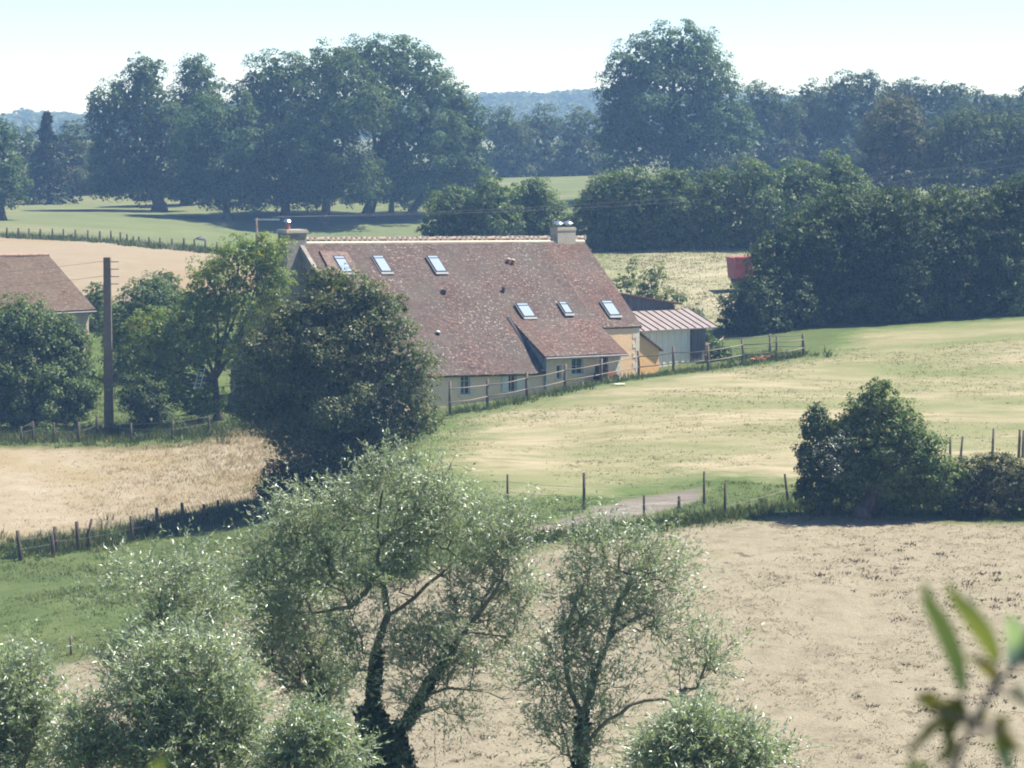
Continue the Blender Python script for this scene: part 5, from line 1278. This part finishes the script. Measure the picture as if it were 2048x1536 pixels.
nt = 2600; y = 1330 + 650 * rng.random(nt) ** .7; x = rng.uniform(-1, 1, nt) * y * .185; z = hill_z(x, y); rr = rng.uniform(4, 7.5, nt)
out = []
for i in range(nt):
    k = 42; d = rdir(k); d[:, 2] = np.abs(d[:, 2]) * 1.2 - .25
    p = np.array([x[i], y[i], z[i] + rr[i] * .55]) + d * rr[i] * rng.uniform(.8, 1.05, (k, 1)) * np.array([1, 1, .9]); L = rng.uniform(2.2, 4.2, k)
    nr = d + rdir(k) * .4; ld = np.cross(nr, rdir(k)); out.append(leaf_verts(p - unit(ld) * L[:, None] * .5, ld, nr, L, L * .8))
tag(raw_mesh('woods', np.concatenate(out), np.arange(nt * 42 * 4, dtype=np.int32).reshape(-1, 4), WOOD), kind='stuff')

# ------------------------------------------------------------------ blurred twigs close to the camera
def strap(pts, w, n=18, twist=0.0, curl=0.0):
    """a leaf blade along a smooth curve: pts (px, py, dY) at the near distance, w its width in px"""
    c = np.array([P(a, b, YN + d) for a, b, d in pts]); t = np.linspace(0, len(c) - 1, n); s = m(YN)
    i = np.clip(t.astype(int), 0, len(c) - 2); f = (t - i)[:, None]
    def cr(k): return c[np.clip(k, 0, len(c) - 1)]
    p0, p1, p2, p3 = cr(i - 1), cr(i), cr(i + 1), cr(i + 2)
    q = .5 * (2 * p1 + (p2 - p0) * f + (2 * p0 - 5 * p1 + 4 * p2 - p3) * f ** 2 + (3 * p1 - p0 - 3 * p2 + p3) * f ** 3)
    tg = unit(np.gradient(q, axis=0)); sd = unit(np.cross(tg, np.array([0, 1, .25]))); up = np.cross(sd, tg)
    u = np.linspace(0, 1, n); wd = (np.sin(np.pi * u ** .75) ** .8 * .5 * w * s + .0004)[:, None]
    a = np.cos(twist * u)[:, None]; b = np.sin(twist * u)[:, None]; sd2 = sd * a + up * b; up2 = -sd * b + up * a
    V = np.concatenate([q - sd2 * wd + up2 * wd * curl, q, q + sd2 * wd + up2 * wd * curl])
    F = [(j, j + 1, n + j + 1, n + j) for j in range(n - 1)] + [(n + j, n + j + 1, 2 * n + j + 1, 2 * n + j) for j in range(n - 1)]
    return V, F
YN = 3.0
LEAFN = leaf_mat('near_leaf', (.125, .17, .09), (.17, .215, .12), None, 0, .22, .04, .5, 6)
LEAFY = leaf_mat('near_leaf_yellowing', (.26, .29, .09), (.34, .35, .13), None, 0, .22, .04, .5, 6)
LEAFS = leaf_mat('near_leaf_silvery', (.30, .40, .34), (.40, .48, .42), None, 0, .3, .06, .5, 6)
WITH = leaf_mat('withered_leaf', (.12, .11, .035), (.22, .195, .075), None, 0, .38, .02, .55, 9)
STEM = simple('twig_bark', (.24, .19, .17), .8, .25, 12)
def near_plant(label, stem, side, leaves, foot):
    b = np.array([foot[0], foot[1], tz(*foot) - .05])
    root = empty('twig', b, label, 'plant')
    B = MB(); line = [b, b * .5 + P(*stem[0][:2], YN) * .5 + np.array((.03, .02, 0))] + [P(a, c, YN) for a, c in stem]
    B.tube(line, list(np.linspace(.007, .0024, len(line))), 10)
    for s_ in side: B.tube([P(a, c, YN + d) for a, c, d in s_], list(np.linspace(.0035, .0018, len(s_))), 8)
    B.build('stem', STEM, root, True)
    for pts, w, mat, tw, cu in leaves:
        V, F = strap(pts, w, 18, tw, cu); raw_mesh('leaf', V, F, mat, root, True)
near_plant('blurred twig with long narrow leaves and withered ones, close up at bottom right',
  [(1870, 1640), (1908, 1530), (1945, 1450), (1985, 1380), (2022, 1338), (2070, 1300)],
  [[(1945, 1450, 0), (1930, 1425, -.01), (1925, 1388, -.01)], [(1985, 1380, 0), (1990, 1350, .01), (1994, 1325, .01)], [(1945, 1450, 0), (1905, 1432, -.02), (1870, 1425, -.03)], [(1985, 1380, 0), (2020, 1385, .02), (2060, 1400, .02)], [(1940, 1455, 0), (1980, 1455, .02), (2000, 1470, .02)]],
  [([(1928, 1390, 0), (1912, 1320, -.01), (1885, 1255, -.03), (1858, 1205, -.05), (1848, 1162, -.06)], 37, LEAFN, .2, .25),
   ([(1995, 1328, 0), (1978, 1285, -.02), (1945, 1235, -.05), (1915, 1200, -.06), (1892, 1165, -.07)], 37, LEAFY, -.2, .25),
   ([(2024, 1335, 0), (2032, 1290, .0), (2028, 1255, -.02), (2014, 1228, -.03)], 37, LEAFS, .3, .3),
   ([(2050, 1330, 0), (2066, 1290, .0), (2062, 1250, -.02)], 45, LEAFN, .3, .3),
   ([(1996, 1362, 0), (1975, 1345, 0), (1950, 1325, -.02), (1925, 1318, -.02)], 31, WITH, 1.2, .8),
   ([(1870, 1425, -.03), (1858, 1408, -.03), (1848, 1402, -.04), (1836, 1410, -.04)], 37, WITH, .8, .9),
   ([(1905, 1432, -.02), (1890, 1415, -.02), (1872, 1412, -.03), (1858, 1420, -.03)], 31, WITH, -.9, .8),
   ([(1920, 1440, -.01), (1885, 1452, -.02), (1858, 1478, -.02), (1830, 1500, -.02), (1822, 1530, -.02)], 34, WITH, 1.4, .9),
   ([(1925, 1445, -.01), (1898, 1468, -.02), (1892, 1500, -.02), (1868, 1530, -.02)], 34, WITH, -1.2, .9),
   ([(1930, 1435, -.01), (1918, 1425, -.02), (1905, 1405, -.02), (1898, 1395, -.02)], 29, WITH, .8, .9),
   ([(1945, 1450, .0), (1960, 1435, .02), (1975, 1440, .02), (1968, 1500, .02)], 23, WITH, 1.0, .9),
   ([(1995, 1462, .02), (2012, 1475, .02), (2030, 1490, .02), (2044, 1500, .02)], 31, WITH, .9, .8),
   ([(1995, 1462, .02), (2005, 1490, .03), (2015, 1520, .03), (2022, 1560, .03)], 32, LEAFN, .6, .4),
   ([(2000, 1462, .02), (2006, 1448, .02), (1998, 1455, .02), (1985, 1470, .02)], 29, WITH, .4, .9),
   ([(1808, 1560, 0), (1820, 1545, -.01), (1840, 1532, -.01), (1865, 1534, -.01)], 25, LEAFY, .4, .5),
   ([(2020, 1385, .02), (2040, 1388, .02), (2062, 1410, .02)], 30, LEAFN, .7, .5)], (.42, 3.05))
near_plant('blurred pale leaf tip poking up at the bottom edge, close to the camera',
  [(262, 1720), (278, 1640), (290, 1590)], [],
  [([(290, 1590, 0), (302, 1560, 0), (318, 1532, -.01), (338, 1508, -.01)], 24, LEAFY, .2, .4), ([(282, 1620, 0), (262, 1600, 0), (240, 1580, -.02), (225, 1570, -.02)], 26, LEAFN, .2, .4)], (-.40, 3.05))

# ------------------------------------------------------------------ summer haze
hz = MB(); hz.box((-1000, -70, -45), (1000, 3050, 44))
mt, nt_ = new_mat('summer_haze'); o = nt_.nodes.new('ShaderNodeOutputMaterial'); v = nt_.nodes.new('ShaderNodeVolumePrincipled')
v.inputs['Color'].default_value = (.32, .57, 1.0, 1); v.inputs['Absorption Color'].default_value = (1, 1, 1, 1); v.inputs['Density'].default_value = .00049; v.inputs['Anisotropy'].default_value = 0
nt_.links.new(v.outputs[0], o.inputs['Volume'])
tag(raw_mesh('haze', np.array(hz.V), hz.F, mt), kind='stuff')
